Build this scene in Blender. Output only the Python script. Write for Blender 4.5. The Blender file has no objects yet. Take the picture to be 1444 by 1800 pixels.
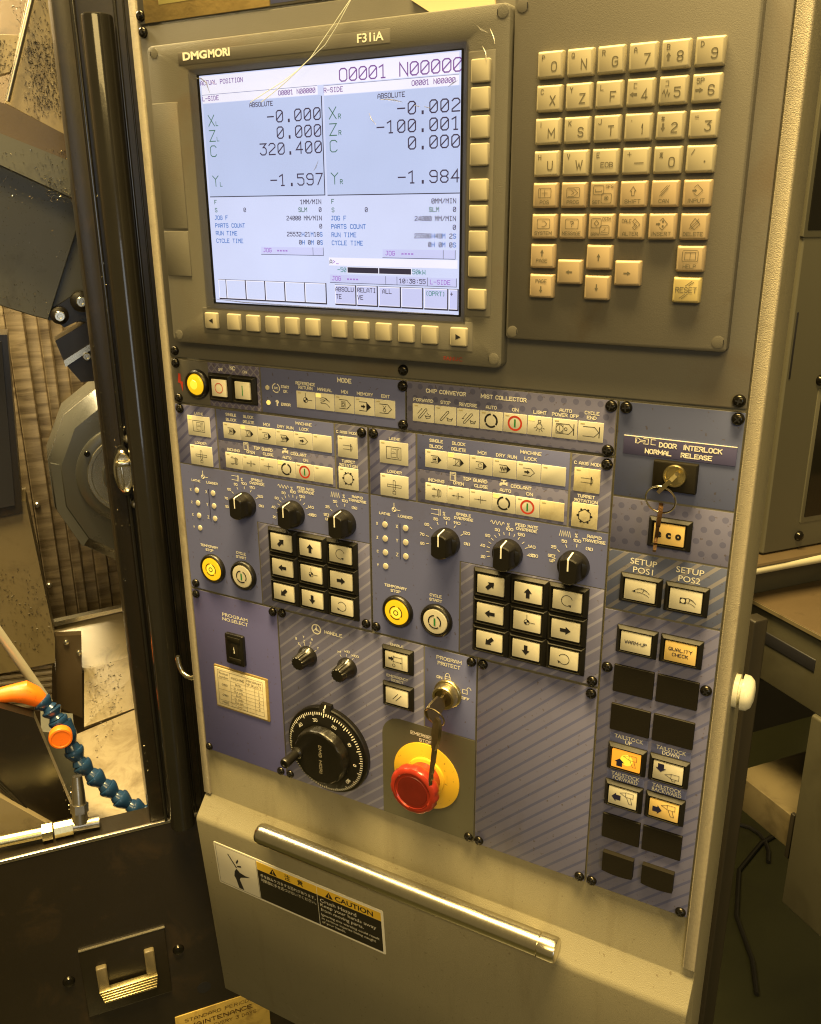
import bpy, math, random
from mathutils import Vector, Matrix
rnd = random.Random(7)
SC = bpy.context.scene
COL = SC.collection
ZC = 1.45                      # height of the camera above the floor

# ------------------------------------------------------------------ camera, world, lamps, exposure
cam = bpy.data.cameras.new('camera')
cam.sensor_fit = 'HORIZONTAL'; cam.sensor_width = 36.0
cam.lens = 36.0 * 1557.0 / 1444.0
cam.clip_start = 0.01; cam.clip_end = 60
cam_o = bpy.data.objects.new('camera', cam); COL.objects.link(cam_o)
X = Vector((0.87558308, 0.48302418, -0.00647331))
Y = Vector((-0.15026427, 0.28507236, 0.94665432))
Zb = -Vector((-0.45910229, 0.8279018, -0.32218582))
cam_o.matrix_world = Matrix(((X.x, Y.x, Zb.x, 0), (X.y, Y.y, Zb.y, -0.55), (X.z, Y.z, Zb.z, ZC), (0, 0, 0, 1)))
SC.camera = cam_o

w = bpy.data.worlds.new('World'); SC.world = w; w.use_nodes = True
bg = w.node_tree.nodes['Background']
bg.inputs[0].default_value = (1.0, 0.73, 0.29, 1); bg.inputs[1].default_value = 0.165

def lamp(name, loc, target, sx, sy, power, col):
    l = bpy.data.lights.new(name, 'AREA'); l.shape = 'RECTANGLE'; l.size = sx; l.size_y = sy
    l.energy = power; l.color = col
    o = bpy.data.objects.new(name, l); COL.objects.link(o); o.location = loc
    d = Vector(target) - Vector(loc); o.rotation_euler = d.to_track_quat('-Z', 'Y').to_euler()
    return o
WARM = (1.0, 0.71, 0.265)
lamp('ceiling_lamp', (-0.35, -0.45, ZC + 2.4), (-0.3, -0.15, ZC - 0.3), 1.8, 0.5, 320, WARM)
lamp('aisle_lamp', (0.7, -1.9, ZC + 1.2), (-0.3, 0.0, ZC - 0.1), 1.6, 0.6, 34, WARM)
lamp('shop_window', (1.9, -2.3, ZC - 0.05), (-0.5, 0.0, ZC - 0.1), 0.7, 1.1, 6, (0.86, 0.93, 1.0))
lamp('machine_work_lamp', (-1.02, 0.06, ZC + 0.42), (-0.95, 0.25, ZC - 0.5), 0.35, 0.12, 15, (1.0, 0.80, 0.44))

vs = SC.view_settings
vs.view_transform = 'Standard'; vs.look = 'None'; vs.gamma = 1.0; vs.exposure = 0.0; vs.use_curve_mapping = False
SC.render.engine = 'CYCLES'
SC.cycles.filter_width = 1.15; SC.cycles.max_bounces = 6; SC.cycles.use_denoising = True

# ------------------------------------------------------------------ materials
MATS = {}
def _new(name):
    m = bpy.data.materials.new(name); m.use_nodes = True
    return m, m.node_tree, m.node_tree.nodes['Principled BSDF']
def N(t, kind, **kw):
    n = t.nodes.new(kind)
    for k, v in kw.items(): setattr(n, k, v)
    return n
def math_(t, op, a, b=None, c=None):
    n = N(t, 'ShaderNodeMath', operation=op)
    for i, v in enumerate((a, b, c)):
        if v is None: continue
        if isinstance(v, (int, float)): n.inputs[i].default_value = v
        else: t.links.new(v, n.inputs[i])
    return n.outputs[0]
def mixc(t, f, a, b):
    n = N(t, 'ShaderNodeMix', data_type='RGBA')
    for i, v in ((0, f), (6, a), (7, b)):
        if isinstance(v, (int, float)): n.inputs[i].default_value = v
        elif isinstance(v, (tuple, list)): n.inputs[i].default_value = (*v, 1)
        else: t.links.new(v, n.inputs[i])
    return n.outputs[2]
def noise(t, scale, detail=4, rough=.55, vec=None, dist=0):
    n = N(t, 'ShaderNodeTexNoise'); n.inputs['Scale'].default_value = scale
    n.inputs['Detail'].default_value = detail; n.inputs['Roughness'].default_value = rough; n.inputs['Distortion'].default_value = dist
    if vec is not None: t.links.new(vec, n.inputs['Vector'])
    return n.outputs[0]
def ramp(t, f, lo, hi):
    n = N(t, 'ShaderNodeMapRange'); t.links.new(f, n.inputs[0])
    n.inputs[1].default_value = lo; n.inputs[2].default_value = hi
    return n.outputs[0]
GRIME = (.075, .05, .02)
def mat(name, col, rough=.5, metal=0.0, var=.10, vscale=14, bump=0.0, bscale=900, dirt=None, emit=None, estr=1.0, spec=.5, coat=0.0, pattern=None, stretch=None, jit=0.0, streak=0.0, specks=0.0):
    m, t, b = _new(name); MATS[name] = m
    tc = N(t, 'ShaderNodeTexCoord').outputs['Object']
    if stretch:
        mp = N(t, 'ShaderNodeMapping'); mp.inputs['Scale'].default_value = stretch; t.links.new(tc, mp.inputs[0]); vec = mp.outputs[0]
    else: vec = tc
    c = tuple(col)
    if pattern: c = pattern(t, tc, c)
    if var:
        f = noise(t, vscale, 5, .6, vec)
        f = math_(t, 'MULTIPLY_ADD', f, 2 * var, 1 - var)
        mul = N(t, 'ShaderNodeVectorMath', operation='SCALE')
        if isinstance(c, tuple): mul.inputs[0].default_value = c
        else: t.links.new(c, mul.inputs[0])
        t.links.new(f, mul.inputs['Scale']); c = mul.outputs[0]
    if jit:
        oi = N(t, 'ShaderNodeObjectInfo').outputs['Random']
        mul = N(t, 'ShaderNodeVectorMath', operation='SCALE')
        if isinstance(c, tuple): mul.inputs[0].default_value = c
        else: t.links.new(c, mul.inputs[0])
        t.links.new(math_(t, 'MULTIPLY_ADD', oi, 2 * jit, 1 - jit), mul.inputs['Scale']); c = mul.outputs[0]
    if streak:
        mp2 = N(t, 'ShaderNodeMapping'); mp2.inputs['Scale'].default_value = (1, 1, .07); t.links.new(tc, mp2.inputs[0])
        f = math_(t, 'MULTIPLY', ramp(t, noise(t, 55, 5, .6, mp2.outputs[0]), .56, .74), streak)
        c = mixc(t, f, c, GRIME)
    if specks:
        f = math_(t, 'MULTIPLY', ramp(t, noise(t, 330, 2, .5, tc), .69, .73), specks)
        c = mixc(t, f, c, GRIME)
    if dirt:
        dc, sc, lo, hi, amt = dirt
        f = ramp(t, noise(t, sc, 6, .65, vec, .6), lo, hi)
        f = math_(t, 'MULTIPLY', f, amt)
        c = mixc(t, f, c, dc)
    if isinstance(c, tuple): b.inputs['Base Color'].default_value = (*c, 1)
    else: t.links.new(c, b.inputs['Base Color'])
    r = math_(t, 'MULTIPLY_ADD', noise(t, vscale * 3, 4, .6, vec), .25 * rough, rough * .88)
    t.links.new(r, b.inputs['Roughness'])
    b.inputs['Metallic'].default_value = metal
    b.inputs['Specular IOR Level'].default_value = spec
    b.inputs['Coat Weight'].default_value = coat
    if bump:
        bn = N(t, 'ShaderNodeBump'); bn.inputs['Strength'].default_value = bump; bn.inputs['Distance'].default_value = .0006
        t.links.new(noise(t, bscale, 3, .6, tc), bn.inputs['Height']); t.links.new(bn.outputs[0], b.inputs['Normal'])
    if emit:
        b.inputs['Emission Color'].default_value = (*emit, 1); b.inputs['Emission Strength'].default_value = estr
    return m
def glow(name, col, s):
    m, t, b = _new(name); MATS[name] = m
    b.inputs['Base Color'].default_value = (col[0] * .3, col[1] * .3, col[2] * .3, 1)
    b.inputs['Emission Color'].default_value = (*col, 1); b.inputs['Emission Strength'].default_value = s
    b.inputs['Roughness'].default_value = .25
    if name in ('scr_bg', 'scr_panel', 'scr_white', 'scr_lilac'):
        tc = N(t, 'ShaderNodeTexCoord').outputs['Object']
        t.links.new(math_(t, 'MULTIPLY_ADD', noise(t, 9, 3, .5, tc), .34 * s, .80 * s), b.inputs['Emission Strength'])
    return m
def sep(t, tc):
    s = N(t, 'ShaderNodeSeparateXYZ'); t.links.new(tc, s.inputs[0]); return s.outputs[0], s.outputs[2]
def stripes(other, pitch, width, ang=41, off=0.0):
    def f(t, tc, c):
        x, z = sep(t, tc); a = math.radians(ang)
        d = math_(t, 'ADD', math_(t, 'MULTIPLY', x, -math.sin(a) / (pitch * .001)), math_(t, 'MULTIPLY', z, math.cos(a) / (pitch * .001)))
        fr = math_(t, 'FRACT', math_(t, 'ADD', d, off))
        return mixc(t, math_(t, 'LESS_THAN', fr, width), c, other)
    return f
def dots(other, p, r):
    def f(t, tc, c):
        x, z = sep(t, tc)
        v = math_(t, 'DIVIDE', z, p * .001); row = math_(t, 'FLOOR', v)
        u = math_(t, 'ADD', math_(t, 'DIVIDE', x, p * .001), math_(t, 'MULTIPLY', math_(t, 'MODULO', math_(t, 'ADD', row, 40.0), 2.0), .5))
        fx = math_(t, 'SUBTRACT', math_(t, 'FRACT', u), .5); fy = math_(t, 'SUBTRACT', math_(t, 'FRACT', v), .5)
        d = math_(t, 'ADD', math_(t, 'MULTIPLY', fx, fx), math_(t, 'MULTIPLY', fy, fy))
        return mixc(t, math_(t, 'LESS_THAN', d, r * r), c, other)
    return f
def diamonds(other, p, wd):
    def f(t, tc, c):
        x, z = sep(t, tc)
        a = math_(t, 'FRACT', math_(t, 'DIVIDE', math_(t, 'ADD', x, z), p * .001)); b = math_(t, 'FRACT', math_(t, 'DIVIDE', math_(t, 'SUBTRACT', x, z), p * .001))
        g = math_(t, 'MAXIMUM', math_(t, 'LESS_THAN', a, wd), math_(t, 'LESS_THAN', b, wd))
        return mixc(t, g, c, other)
    return f

GRIME = (.075, .05, .02)
mat('paint', (0.205, 0.188, 0.130), .55, var=.06, vscale=5, bump=.55, bscale=1500, dirt=(GRIME, 9, .60, .78, .35), streak=.22, specks=.5)
mat('paint_edge', (0.385, 0.345, 0.260), .45, var=.22, vscale=420, bump=.9, bscale=1500, dirt=(GRIME, 40, .58, .75, .35))
mat('plate', (0.135, 0.129, 0.112), .5, var=.10, vscale=9, bump=.15, bscale=1200, dirt=((.10, .06, .025), 7, .56, .75, .5))
mat('bezel', (0.132, 0.126, 0.105), .55, var=.08, vscale=8, bump=.5, bscale=1800, dirt=((.12, .072, .03), 9, .55, .74, .55))
mat('keypad', (0.118, 0.110, 0.092), .6, var=.08, vscale=8, bump=.22, bscale=1800, dirt=((.075, .05, .022), 11, .58, .76, .6))
P0 = (.142, .162, .365); P1 = (.182, .190, .365)
mat('film', P0, .42, var=.08, vscale=10, dirt=((.10, .075, .04), 14, .58, .8, .4), specks=.55)
mat('film_blue', (0.105, 0.125, 0.260), .42, var=.10, vscale=12, dirt=((.09, .075, .045), 16, .56, .8, .4), specks=.55)
mat('film_violet', (0.105, 0.108, 0.300), .42, var=.07, vscale=10, specks=.55)
mat('film_dark', P1, .42, var=.08, vscale=10, pattern=stripes((.112, .120, .275), 7.4, .30), dirt=((.10, .075, .04), 14, .6, .8, .4), specks=.55)
mat('film_light', (.150, .156, .290), .42, var=.08, vscale=10, pattern=stripes((.235, .24, .375), 8.2, .22, 41), dirt=((.10, .075, .04), 13, .56, .8, .45), specks=.55)
mat('film_blank', (.152, .156, .285), .42, var=.08, vscale=10, pattern=stripes((.100, .110, .245), 7.9, .24, 43.5), dirt=((.10, .075, .04), 13, .58, .8, .4), specks=.55)
mat('film_setup', (.105, .125, .235), .42, var=.10, vscale=10, pattern=stripes((.215, .21, .26), 8.0, .30, 43), dirt=((.10, .075, .04), 14, .58, .8, .4), specks=.55)
mat('film_dots', (.172, .176, .315), .42, var=.08, vscale=10, pattern=dots((.118, .124, .245), 8.2, .25), dirt=((.10, .075, .04), 14, .58, .8, .4), specks=.55)
mat('film_diamond', (.125, .118, .23), .42, var=.08, vscale=10, pattern=diamonds((.23, .22, .31), 6.6, .22), specks=.55)
mat('film_olive', (.098, .096, .070), .45, var=.08, vscale=10, specks=.55)
mat('tag_blue', (.085, .082, .20), .3, var=.04)
mat('print', (.92, .90, .80), .5, var=.05, vscale=200)
mat('ink', (.012, .012, .016), .5, var=0)
mat('ink_blue', (.012, .012, .05), .5, var=0)
mat('key_ink', (.13, .115, .075), .6, var=0)
mat('ink_red', (.55, .05, .025), .5, var=0)
mat('ink_green', (.02, .22, .06), .5, var=0)
mat('ink_red_dim', (.24, .035, .02), .5, var=0)
mat('ink_grey', (.30, .27, .20), .5, var=0)
mat('ink_olive', (.10, .06, .01), .5, var=0)
mat('key_cream', (0.440, 0.395, 0.275), .42, var=.05, vscale=60, dirt=((.30, .22, .10), 60, .66, .85, .4), jit=.06)
mat('key_tan', (0.420, 0.330, 0.210), .42, var=.05, vscale=60, dirt=((.25, .16, .07), 60, .66, .85, .4), jit=.06)
mat('key_reset', (0.500, 0.410, 0.190), .42, var=.05, vscale=60)
mat('softkey', (0.420, 0.385, 0.285), .40, var=.05, vscale=50, dirt=((.28, .18, .08), 70, .66, .85, .4), jit=.06)
mat('membrane', (0.800, 0.780, 0.660), .38, var=.05, vscale=90, dirt=((.45, .34, .14), 110, .60, .82, .4), jit=.06)
mat('membrane_worn', (0.760, 0.690, 0.460), .42, var=.16, vscale=140, dirt=((.36, .26, .10), 120, .5, .8, .55), jit=.06)
mat('cap', (0.660, 0.630, 0.510), .35, var=.10, vscale=140, dirt=((.38, .28, .12), 160, .56, .8, .45), jit=.06)
mat('cap_amber', (.80, .58, .22), .35, var=.10, vscale=90, dirt=((.42, .28, .10), 100, .56, .8, .4))
mat('cap_edge', (.80, .78, .64), .3, var=0)
mat('led', (.66, .62, .50), .4, var=.04)
mat('led_dash', (.58, .50, .27), .5, var=0)
glow('led_on', (1.0, .70, .16), 1.1)
glow('lit_yellow', (1.0, .54, .012), .95)
glow('lit_core', (1.0, .74, .05), 1.02)
glow('lit_orange', (1.0, .38, .03), 1.0)
mat('black', (.009, .008, .006), .34, var=.2, vscale=60, bump=.1, bscale=900)
mat('housing', (.011, .010, .007), .48, var=.25, vscale=60, bump=.1, bscale=900, spec=.3)
mat('black_matte', (.013, .011, .007), .55, var=.25, vscale=30, bump=.2, bscale=1200, spec=.2)
mat('screw', (.035, .032, .026), .22, metal=.85, var=.2, vscale=200)
mat('chrome', (.70, .66, .54), .22, metal=1, var=.12, vscale=90, bump=.08, bscale=260)
mat('brass', (.60, .52, .28), .30, metal=1, var=.2, vscale=150, dirt=((.16, .12, .05), 160, .55, .8, .5))
mat('steel', (.50, .47, .40), .32, metal=1, var=.15, vscale=60, dirt=((.15, .12, .08), 40, .55, .8, .5))
mat('key_metal', (.33, .27, .16), .30, metal=1, var=.3, vscale=180)
mat('key_brown', (.14, .075, .03), .35, metal=.7, var=.4, vscale=200, bump=.4, bscale=900)
mat('red', (.36, .032, .016), .30, var=.15, vscale=60, coat=.3, dirt=((.12, .02, .008), 90, .55, .8, .5))
mat('red_dark', (.15, .014, .008), .38, var=.3, vscale=90)
mat('yellow', (.80, .50, .035), .42, var=.04, vscale=30, specks=.5, dirt=((.40, .20, .02), 80, .66, .8, .6))
mat('wire', (.80, .84, .76), .3, var=0)
mat('label_yellow', (.62, .55, .20), .5, var=.08, vscale=30)
mat('tape', (.30, .22, .085), .22, var=.25, vscale=60, bump=.8, bscale=120, coat=.5)
mat('label_white', (.78, .70, .50), .5, var=.06, vscale=40, dirt=((.45, .30, .10), 50, .5, .75, .5))
mat('beige', (.80, .68, .42), .5, var=.03)
mat('sign_yellow', (.85, .56, .05), .4, var=.03)
mat('sign_white', (.80, .77, .68), .4, var=.04)
mat('sign_black', (.022, .019, .013), .4, var=.1)
# machine
mat('m_black', (0.014, 0.011, 0.007), .33, var=.35, vscale=8, bump=.12, bscale=500, dirt=((.05, .032, .016), 18, .55, .8, .6))
mat('m_gloss', (.014, .013, .011), .16, var=.3, vscale=20, coat=.4, bump=.10, bscale=160)
mat('m_olive', (.14, .115, .066), .42, var=.15, vscale=7, bump=.1, bscale=400, dirt=((.04, .03, .016), 16, .5, .75, .7))
mat('m_tube', (.55, .52, .42), .3, metal=.35, var=.12)
mat('m_brown', (.085, .062, .036), .35, var=.25, vscale=10, bump=.15, bscale=400, dirt=((.02, .014, .008), 20, .55, .75, .6))
mat('m_grey', (.115, .118, .105), .40, var=.15, vscale=7, bump=.1, bscale=500, dirt=((.04, .032, .02), 12, .55, .75, .55))
mat('m_dark', (0.092, 0.094, 0.082), .38, var=.2, vscale=9, bump=.1, bscale=500, dirt=((.02, .016, .01), 15, .55, .75, .5))
mat('m_beige', (0.250, 0.210, 0.135), .36, var=.2, vscale=10, bump=.1, bscale=300, dirt=((.07, .05, .025), 22, .52, .75, .75))
mat('m_sheet', (0.410, 0.355, 0.260), .30, metal=.25, var=.22, vscale=14, bump=.1, bscale=200, dirt=((.13, .09, .045), 24, .46, .72, .75))
mat('m_slat', (0.230, 0.185, 0.120), .42, metal=.5, var=.55, vscale=9, stretch=(.6, .6, 6.0), bump=.1, bscale=200, dirt=((.045, .03, .016), 12, .42, .66, .85))
mat('turret', (0.095, 0.095, 0.083), .28, metal=.35, var=.12, vscale=9, bump=.05, bscale=300)
mat('turret_edge', (.62, .60, .50), .25, metal=.9, var=.1)
mat('hose_blue', (.012, .040, .105), .25, var=.25, vscale=60, coat=.3, dirt=((.05, .045, .035), 70, .58, .8, .6))
mat('hose_orange', (.90, .19, .012), .4, var=.08, vscale=60, dirt=((.25, .06, .01), 120, .58, .75, .7))
mat('chip', (.50, .46, .36), .22, metal=1, var=.5, vscale=300)
mat('chip_dark', (.05, .04, .028), .4, var=.5, vscale=300)
mat('maint', (.50, .36, .09), .5, var=.2, vscale=40, dirt=((.14, .08, .02), 50, .5, .75, .7))
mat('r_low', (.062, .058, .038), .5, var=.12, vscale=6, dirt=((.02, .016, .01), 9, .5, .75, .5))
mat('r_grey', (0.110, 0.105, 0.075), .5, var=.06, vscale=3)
mat('r_light', (.42, .40, .30), .5, var=.08, vscale=6)
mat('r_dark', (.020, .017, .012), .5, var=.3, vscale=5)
mat('r_glass', (.012, .011, .008), .12, var=.2, vscale=5)
mat('floor', (0.030, 0.031, 0.013), .35, var=.35, vscale=3, bump=.1, bscale=100, dirt=((.02, .018, .012), 4, .5, .75, .7))
mat('cable', (.010, .009, .007), .4, var=.2)
glow('scr_bg', (.575, .635, .90), 1.0)
glow('scr_panel', (.47, .55, .82), 1.0)
glow('scr_white', (.80, .80, .95), 1.0)
glow('scr_lilac', (.53, .56, .86), 1.0)
glow('scr_black', (.035, .03, .05), 1.0)
glow('scr_num', (.055, .04, .07), 1.0)
glow('scr_purple', (.20, .09, .30), 1.0)
glow('scr_violet', (.33, .16, .55), 1.0)
glow('scr_grey', (.17, .15, .21), 1.0)
glow('scr_green', (.06, .15, .10), 1.0)
glow('scr_teal', (.08, .24, .24), 1.0)
glow('scr_blue', (.045, .15, .46), 1.0)
# clear protective film
m, t, b = _new('clear_film'); MATS['clear_film'] = m
tr = N(t, 'ShaderNodeBsdfTransparent'); gl = N(t, 'ShaderNodeBsdfGlossy'); gl.inputs['Roughness'].default_value = .10
gl.inputs['Color'].default_value = (1, 1, 1, 1)
lw = N(t, 'ShaderNodeLayerWeight'); lw.inputs[0].default_value = .12
mx = N(t, 'ShaderNodeMixShader'); t.links.new(lw.outputs['Fresnel'], mx.inputs[0]); t.links.new(tr.outputs[0], mx.inputs[1]); t.links.new(gl.outputs[0], mx.inputs[2])
t.links.new(mx.outputs[0], t.nodes['Material Output'].inputs['Surface'])

m, t, b = _new('glint_crease'); MATS['glint_crease'] = m  # glossier than the film itself, so the creases show as glints
tr = N(t, 'ShaderNodeBsdfTransparent'); gl = N(t, 'ShaderNodeBsdfGlossy'); gl.inputs['Roughness'].default_value = .22
mx = N(t, 'ShaderNodeMixShader'); mx.inputs[0].default_value = .45; t.links.new(tr.outputs[0], mx.inputs[1]); t.links.new(gl.outputs[0], mx.inputs[2])
t.links.new(mx.outputs[0], t.nodes['Material Output'].inputs['Surface'])
# ------------------------------------------------------------------ mesh building, in millimetres: u right, v up, h out towards the viewer
TH = math.radians(51.2)                         # the machine front is turned against the control panel
ORIG = {}                                       # absolute origin (mm) of every object in its own frame
def frame_matrix(fr):
    if fr == 'P': return Matrix.Translation((0, 0, ZC))
    n = Vector((-math.sin(TH), math.cos(TH), 0))
    return Matrix.Translation(Vector((0, -0.55, ZC)) + n * 0.838) @ Matrix.Rotation(TH, 4, 'Z')
FM = {'P': frame_matrix('P'), 'M': frame_matrix('M')}
def loc(o): return Vector((o[0], -o[2], o[1])) * .001

class MB:
    def __init__(s): s.v = []; s.f = []; s.layer = 0
    def add(s, vs, fs):
        k = len(s.v); s.v += [tuple(p) for p in vs]; s.f += [tuple(i + k for i in f) for f in fs]; return s
    def box(s, u0, u1, v0, v1, h0, h1):
        return s.add([(u0, v0, h0), (u1, v0, h0), (u1, v1, h0), (u0, v1, h0), (u0, v0, h1), (u1, v0, h1), (u1, v1, h1), (u0, v1, h1)],
                     [(3, 2, 1, 0), (4, 5, 6, 7), (0, 1, 5, 4), (1, 2, 6, 5), (2, 3, 7, 6), (3, 0, 4, 7)])
    def loft(s, loops, cap0=True, cap1=True, close=True):
        n = len(loops[0]); vs = [p for l in loops for p in l]; fs = []
        for i in range(len(loops) - 1):
            for j in range(n if close else n - 1):
                a = i * n + j; b = i * n + (j + 1) % n
                fs.append((a, b, b + n, a + n))
        if cap0: fs.append(tuple(range(n - 1, -1, -1)))
        if cap1: fs.append(tuple((len(loops) - 1) * n + j for j in range(n)))
        return s.add(vs, fs)
    def rbox(s, u0, u1, v0, v1, h0, h1, r=.6, c=1.0, n=3):
        L = [rrect(u0, u1, v0, v1, c, h0, n), rrect(u0, u1, v0, v1, c, h1 - r, n)]
        L.append(rrect(u0 + r * .3, u1 - r * .3, v0 + r * .3, v1 - r * .3, max(c - r * .3, .05), h1 - r * .3, n))
        L.append(rrect(u0 + r, u1 - r, v0 + r, v1 - r, max(c - r, .05), h1, n))
        return s.loft(L)
    def lathe(s, cu, cv, prof, n=32, cap0=True, cap1=True):
        return s.loft([[(cu + r * math.cos(2 * math.pi * j / n), cv + r * math.sin(2 * math.pi * j / n), h) for j in range(n)] for r, h in prof], cap0, cap1)
    def poly(s, pts, h):
        return s.add([(x, y, h) for x, y in pts], [tuple(range(len(pts)))])
    def prism(s, pts, h0, h1):
        return s.loft([[(x, y, h0) for x, y in pts], [(x, y, h1) for x, y in pts]])
    def stroke(s, pts, w, h, closed=False):
        s.layer += 1; h = h + .012 * (s.layer % 9); n = len(pts)
        if n < 2: return s
        L = []; Rr = []
        for i in range(n):
            a = Vector(pts[i - 1]) if (i or closed) else None
            b = Vector(pts[i]); c = Vector(pts[(i + 1) % n]) if (i < n - 1 or closed) else None
            d1 = (b - a).normalized() if a is not None and (b - a).length > 1e-9 else None
            d2 = (c - b).normalized() if c is not None and (c - b).length > 1e-9 else None
            if d1 is None: d1 = d2
            if d2 is None: d2 = d1
            if d1 is None: return s
            tg = d1 + d2
            tg = tg.normalized() if tg.length > 1e-6 else d1
            nn = Vector((-tg.y, tg.x)); k = max(.35, abs(nn.dot(Vector((-d1.y, d1.x)))))
            e = Vector((0, 0))
            if not closed and i == 0: e = -d1 * w * .4
            if not closed and i == n - 1: e = d1 * w * .4
            L.append(b + e + nn * w * .5 / k); Rr.append(b + e - nn * w * .5 / k)
        vs = [(p.x, p.y, h) for p in L] + [(p.x, p.y, h) for p in Rr]
        return s.add(vs, [(i, n + i, n + (i + 1) % n, (i + 1) % n) for i in range(n if closed else n - 1)])
    def tube(s, pts, r, n=10, cap=True):
        P = [Vector(p) for p in pts]; loops = []; up = Vector((0, 0, 1)); m = len(P)
        rr = r if isinstance(r, (list, tuple)) else [r] * m
        prev = None
        for i in range(m):
            d = (P[min(i + 1, m - 1)] - P[max(i - 1, 0)]).normalized()
            if prev is None:
                a = d.cross(up if abs(d.dot(up)) < .95 else Vector((1, 0, 0))).normalized()
            else:
                a = (prev - d * prev.dot(d)).normalized()
            prev = a; b = d.cross(a)
            loops.append([tuple(P[i] + (a * math.cos(2 * math.pi * j / n) + b * math.sin(2 * math.pi * j / n)) * rr[i]) for j in range(n)])
        return s.loft(loops, cap, cap)
    def ring(s, c, ax1, ax2, R, r, n=36, k=8):
        c = Vector(c); a = Vector(ax1).normalized(); b = Vector(ax2); b = (b - a * b.dot(a)).normalized(); nn = a.cross(b)
        loops = []
        for i in range(n):
            t = 2 * math.pi * i / n; d = a * math.cos(t) + b * math.sin(t)
            loops.append([tuple(c + d * (R + r * math.cos(2 * math.pi * j / k)) + nn * r * math.sin(2 * math.pi * j / k)) for j in range(k)])
        loops.append(loops[0])
        return s.loft(loops, False, False)
    def text(s, body, u, v, H, W=None, h=0.0, bold=0.0, align='C', ang=0.0, font=False):
        if not font and all(c in SG for c in body): return s.stext(body, u, v, H, W, h, (.125 if H > 2.95 else .14) + bold * 2.6, align, ang)
        vs, fs, x0, x1 = glyphs(body, bold); k = H; kx = k if W is None else W / max(x1 - x0, 1e-6)
        sh = {'C': -(x0 + x1) / 2, 'L': -x0, 'R': -x1}[align]; ca, sa = math.cos(ang), math.sin(ang); out = []
        for x, y in vs:
            X_ = (x + sh) * kx; Y_ = (y - .5) * k
            out.append((u + X_ * ca - Y_ * sa, v + X_ * sa + Y_ * ca, h))
        return s.add(out, fs)
    def stext(s, body, u, v, H, W=None, h=0.0, wt=.16, align='C', ang=0.0):
        # monoline lettering with rounded corners, H high and W wide over all
        sw = wt * H; pen = 0.0; strokes = []
        for ch in body:
            x0, adv, sts = SG[ch]
            strokes += [([(pen + x - x0, y) for x, y in p], cl) for p, cl in sts]; pen += adv + 1.45
        pen = max(pen - 1.45, .3); Hh = H - sw
        W_ = (pen / 6 * H if W is None else W) - sw; kx = max(W_, .1) / pen; ky = Hh / 6
        o = {'C': -pen * kx / 2, 'L': sw / 2, 'R': -pen * kx - sw / 2}[align]; ca, sa = math.cos(ang), math.sin(ang)
        for p, cl in strokes:
            q = [(x * kx + o, (y - 3) * ky) for x, y in p]
            if len(q) == 1: q = [(q[0][0] - sw * .1, q[0][1]), (q[0][0] + sw * .1, q[0][1])]
            s.stroke([(u + x * ca - y * sa, v + x * sa + y * ca) for x, y in q], sw, h, cl)
        return s
    def mono(s, body, u, v, H, pitch, wd, sw, h, align='L'):
        # stroke lettering of the display: cells of equal pitch, letters wd wide and H high, v = baseline
        if align == 'R': u = u - pitch * (len(body) - 1) - wd
        for i, ch in enumerate(body):
            for st in SF.get(ch, '').split('/'):
                p = [(u + i * pitch + int(st[k]) / 4 * wd, v + int(st[k + 1]) / 6 * H) for k in range(0, len(st) - 1, 2)]
                if ch == '.': p = [(u + i * pitch + wd * .5, v), (u + i * pitch + wd * .5, v + H * .14)]; s.stroke(p, sw * 1.9, h); break
                if ch in '*': p = [(x, v + H * .5 + (y - v - H * .5) * .45) for x, y in p]
                s.stroke(p, sw, h)
        return s
SF = {'0': '103041453616050110/0145', 'O': '103041453616050110', '1': '052620/1030', '2': '0516364544010040', '3': '064624344341301001', '4': '30360242',
      '5': '460604344341301001', '6': '4536160501103041423303', '7': '064610', '8': '130405163645443313020110304142 33'.replace(' ', ''), '9': '0110304145361605041343',
      'A': '0004264440/0242', 'B': '00063645443303/3342413000', 'C': '4536160501103041', 'D': '00062644422000', 'E': '46060040/0333', 'F': '460600/0333',
      'G': '45361605011030414323', 'H': '0006/4046/0343', 'I': '1030/1636/2026', 'J': '1646/36311001', 'K': '0006/4603/1440', 'L': '060040', 'M': '0006234640',
      'N': '00064046', 'P': '00063645443303', 'Q': '103041453616050110/2240', 'R': '00063645443303/2340', 'S': '453616050413334241301001', 'T': '0646/2620',
      'U': '060110304146', 'V': '062046', 'W': '0600234046', 'X': '0046/0640', 'Y': '062446/2420', 'Z': '06460040', '-': '0343', '.': '2021', '/': '0046',
      '(': '36252130', ')': '16252110', '+': '0343/2125', '*': '0046/0640/0343/2026', ':': '2122/2425', '>': '053301', '_': '0040', 'k': '0006/3401/1330'}
def soften(p, cl):
    # cut gentle corners twice so that chamfers read as curves, keep sharp corners sharp
    for _ in range(2):
        q = []; n = len(p)
        for i in range(n):
            if not cl and i in (0, n - 1): q.append(p[i]); continue
            a, b_, c = Vector(p[i - 1]), Vector(p[i]), Vector(p[(i + 1) % n])
            if (b_ - a).length < 1e-6 or (c - b_).length < 1e-6: q.append(p[i]); continue
            if (b_ - a).angle(c - b_) < math.radians(62): q += [tuple(b_ + (a - b_) * .25), tuple(b_ + (c - b_) * .25)]
            else: q.append(p[i])
        p = q
    return p
SG = {}
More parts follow.
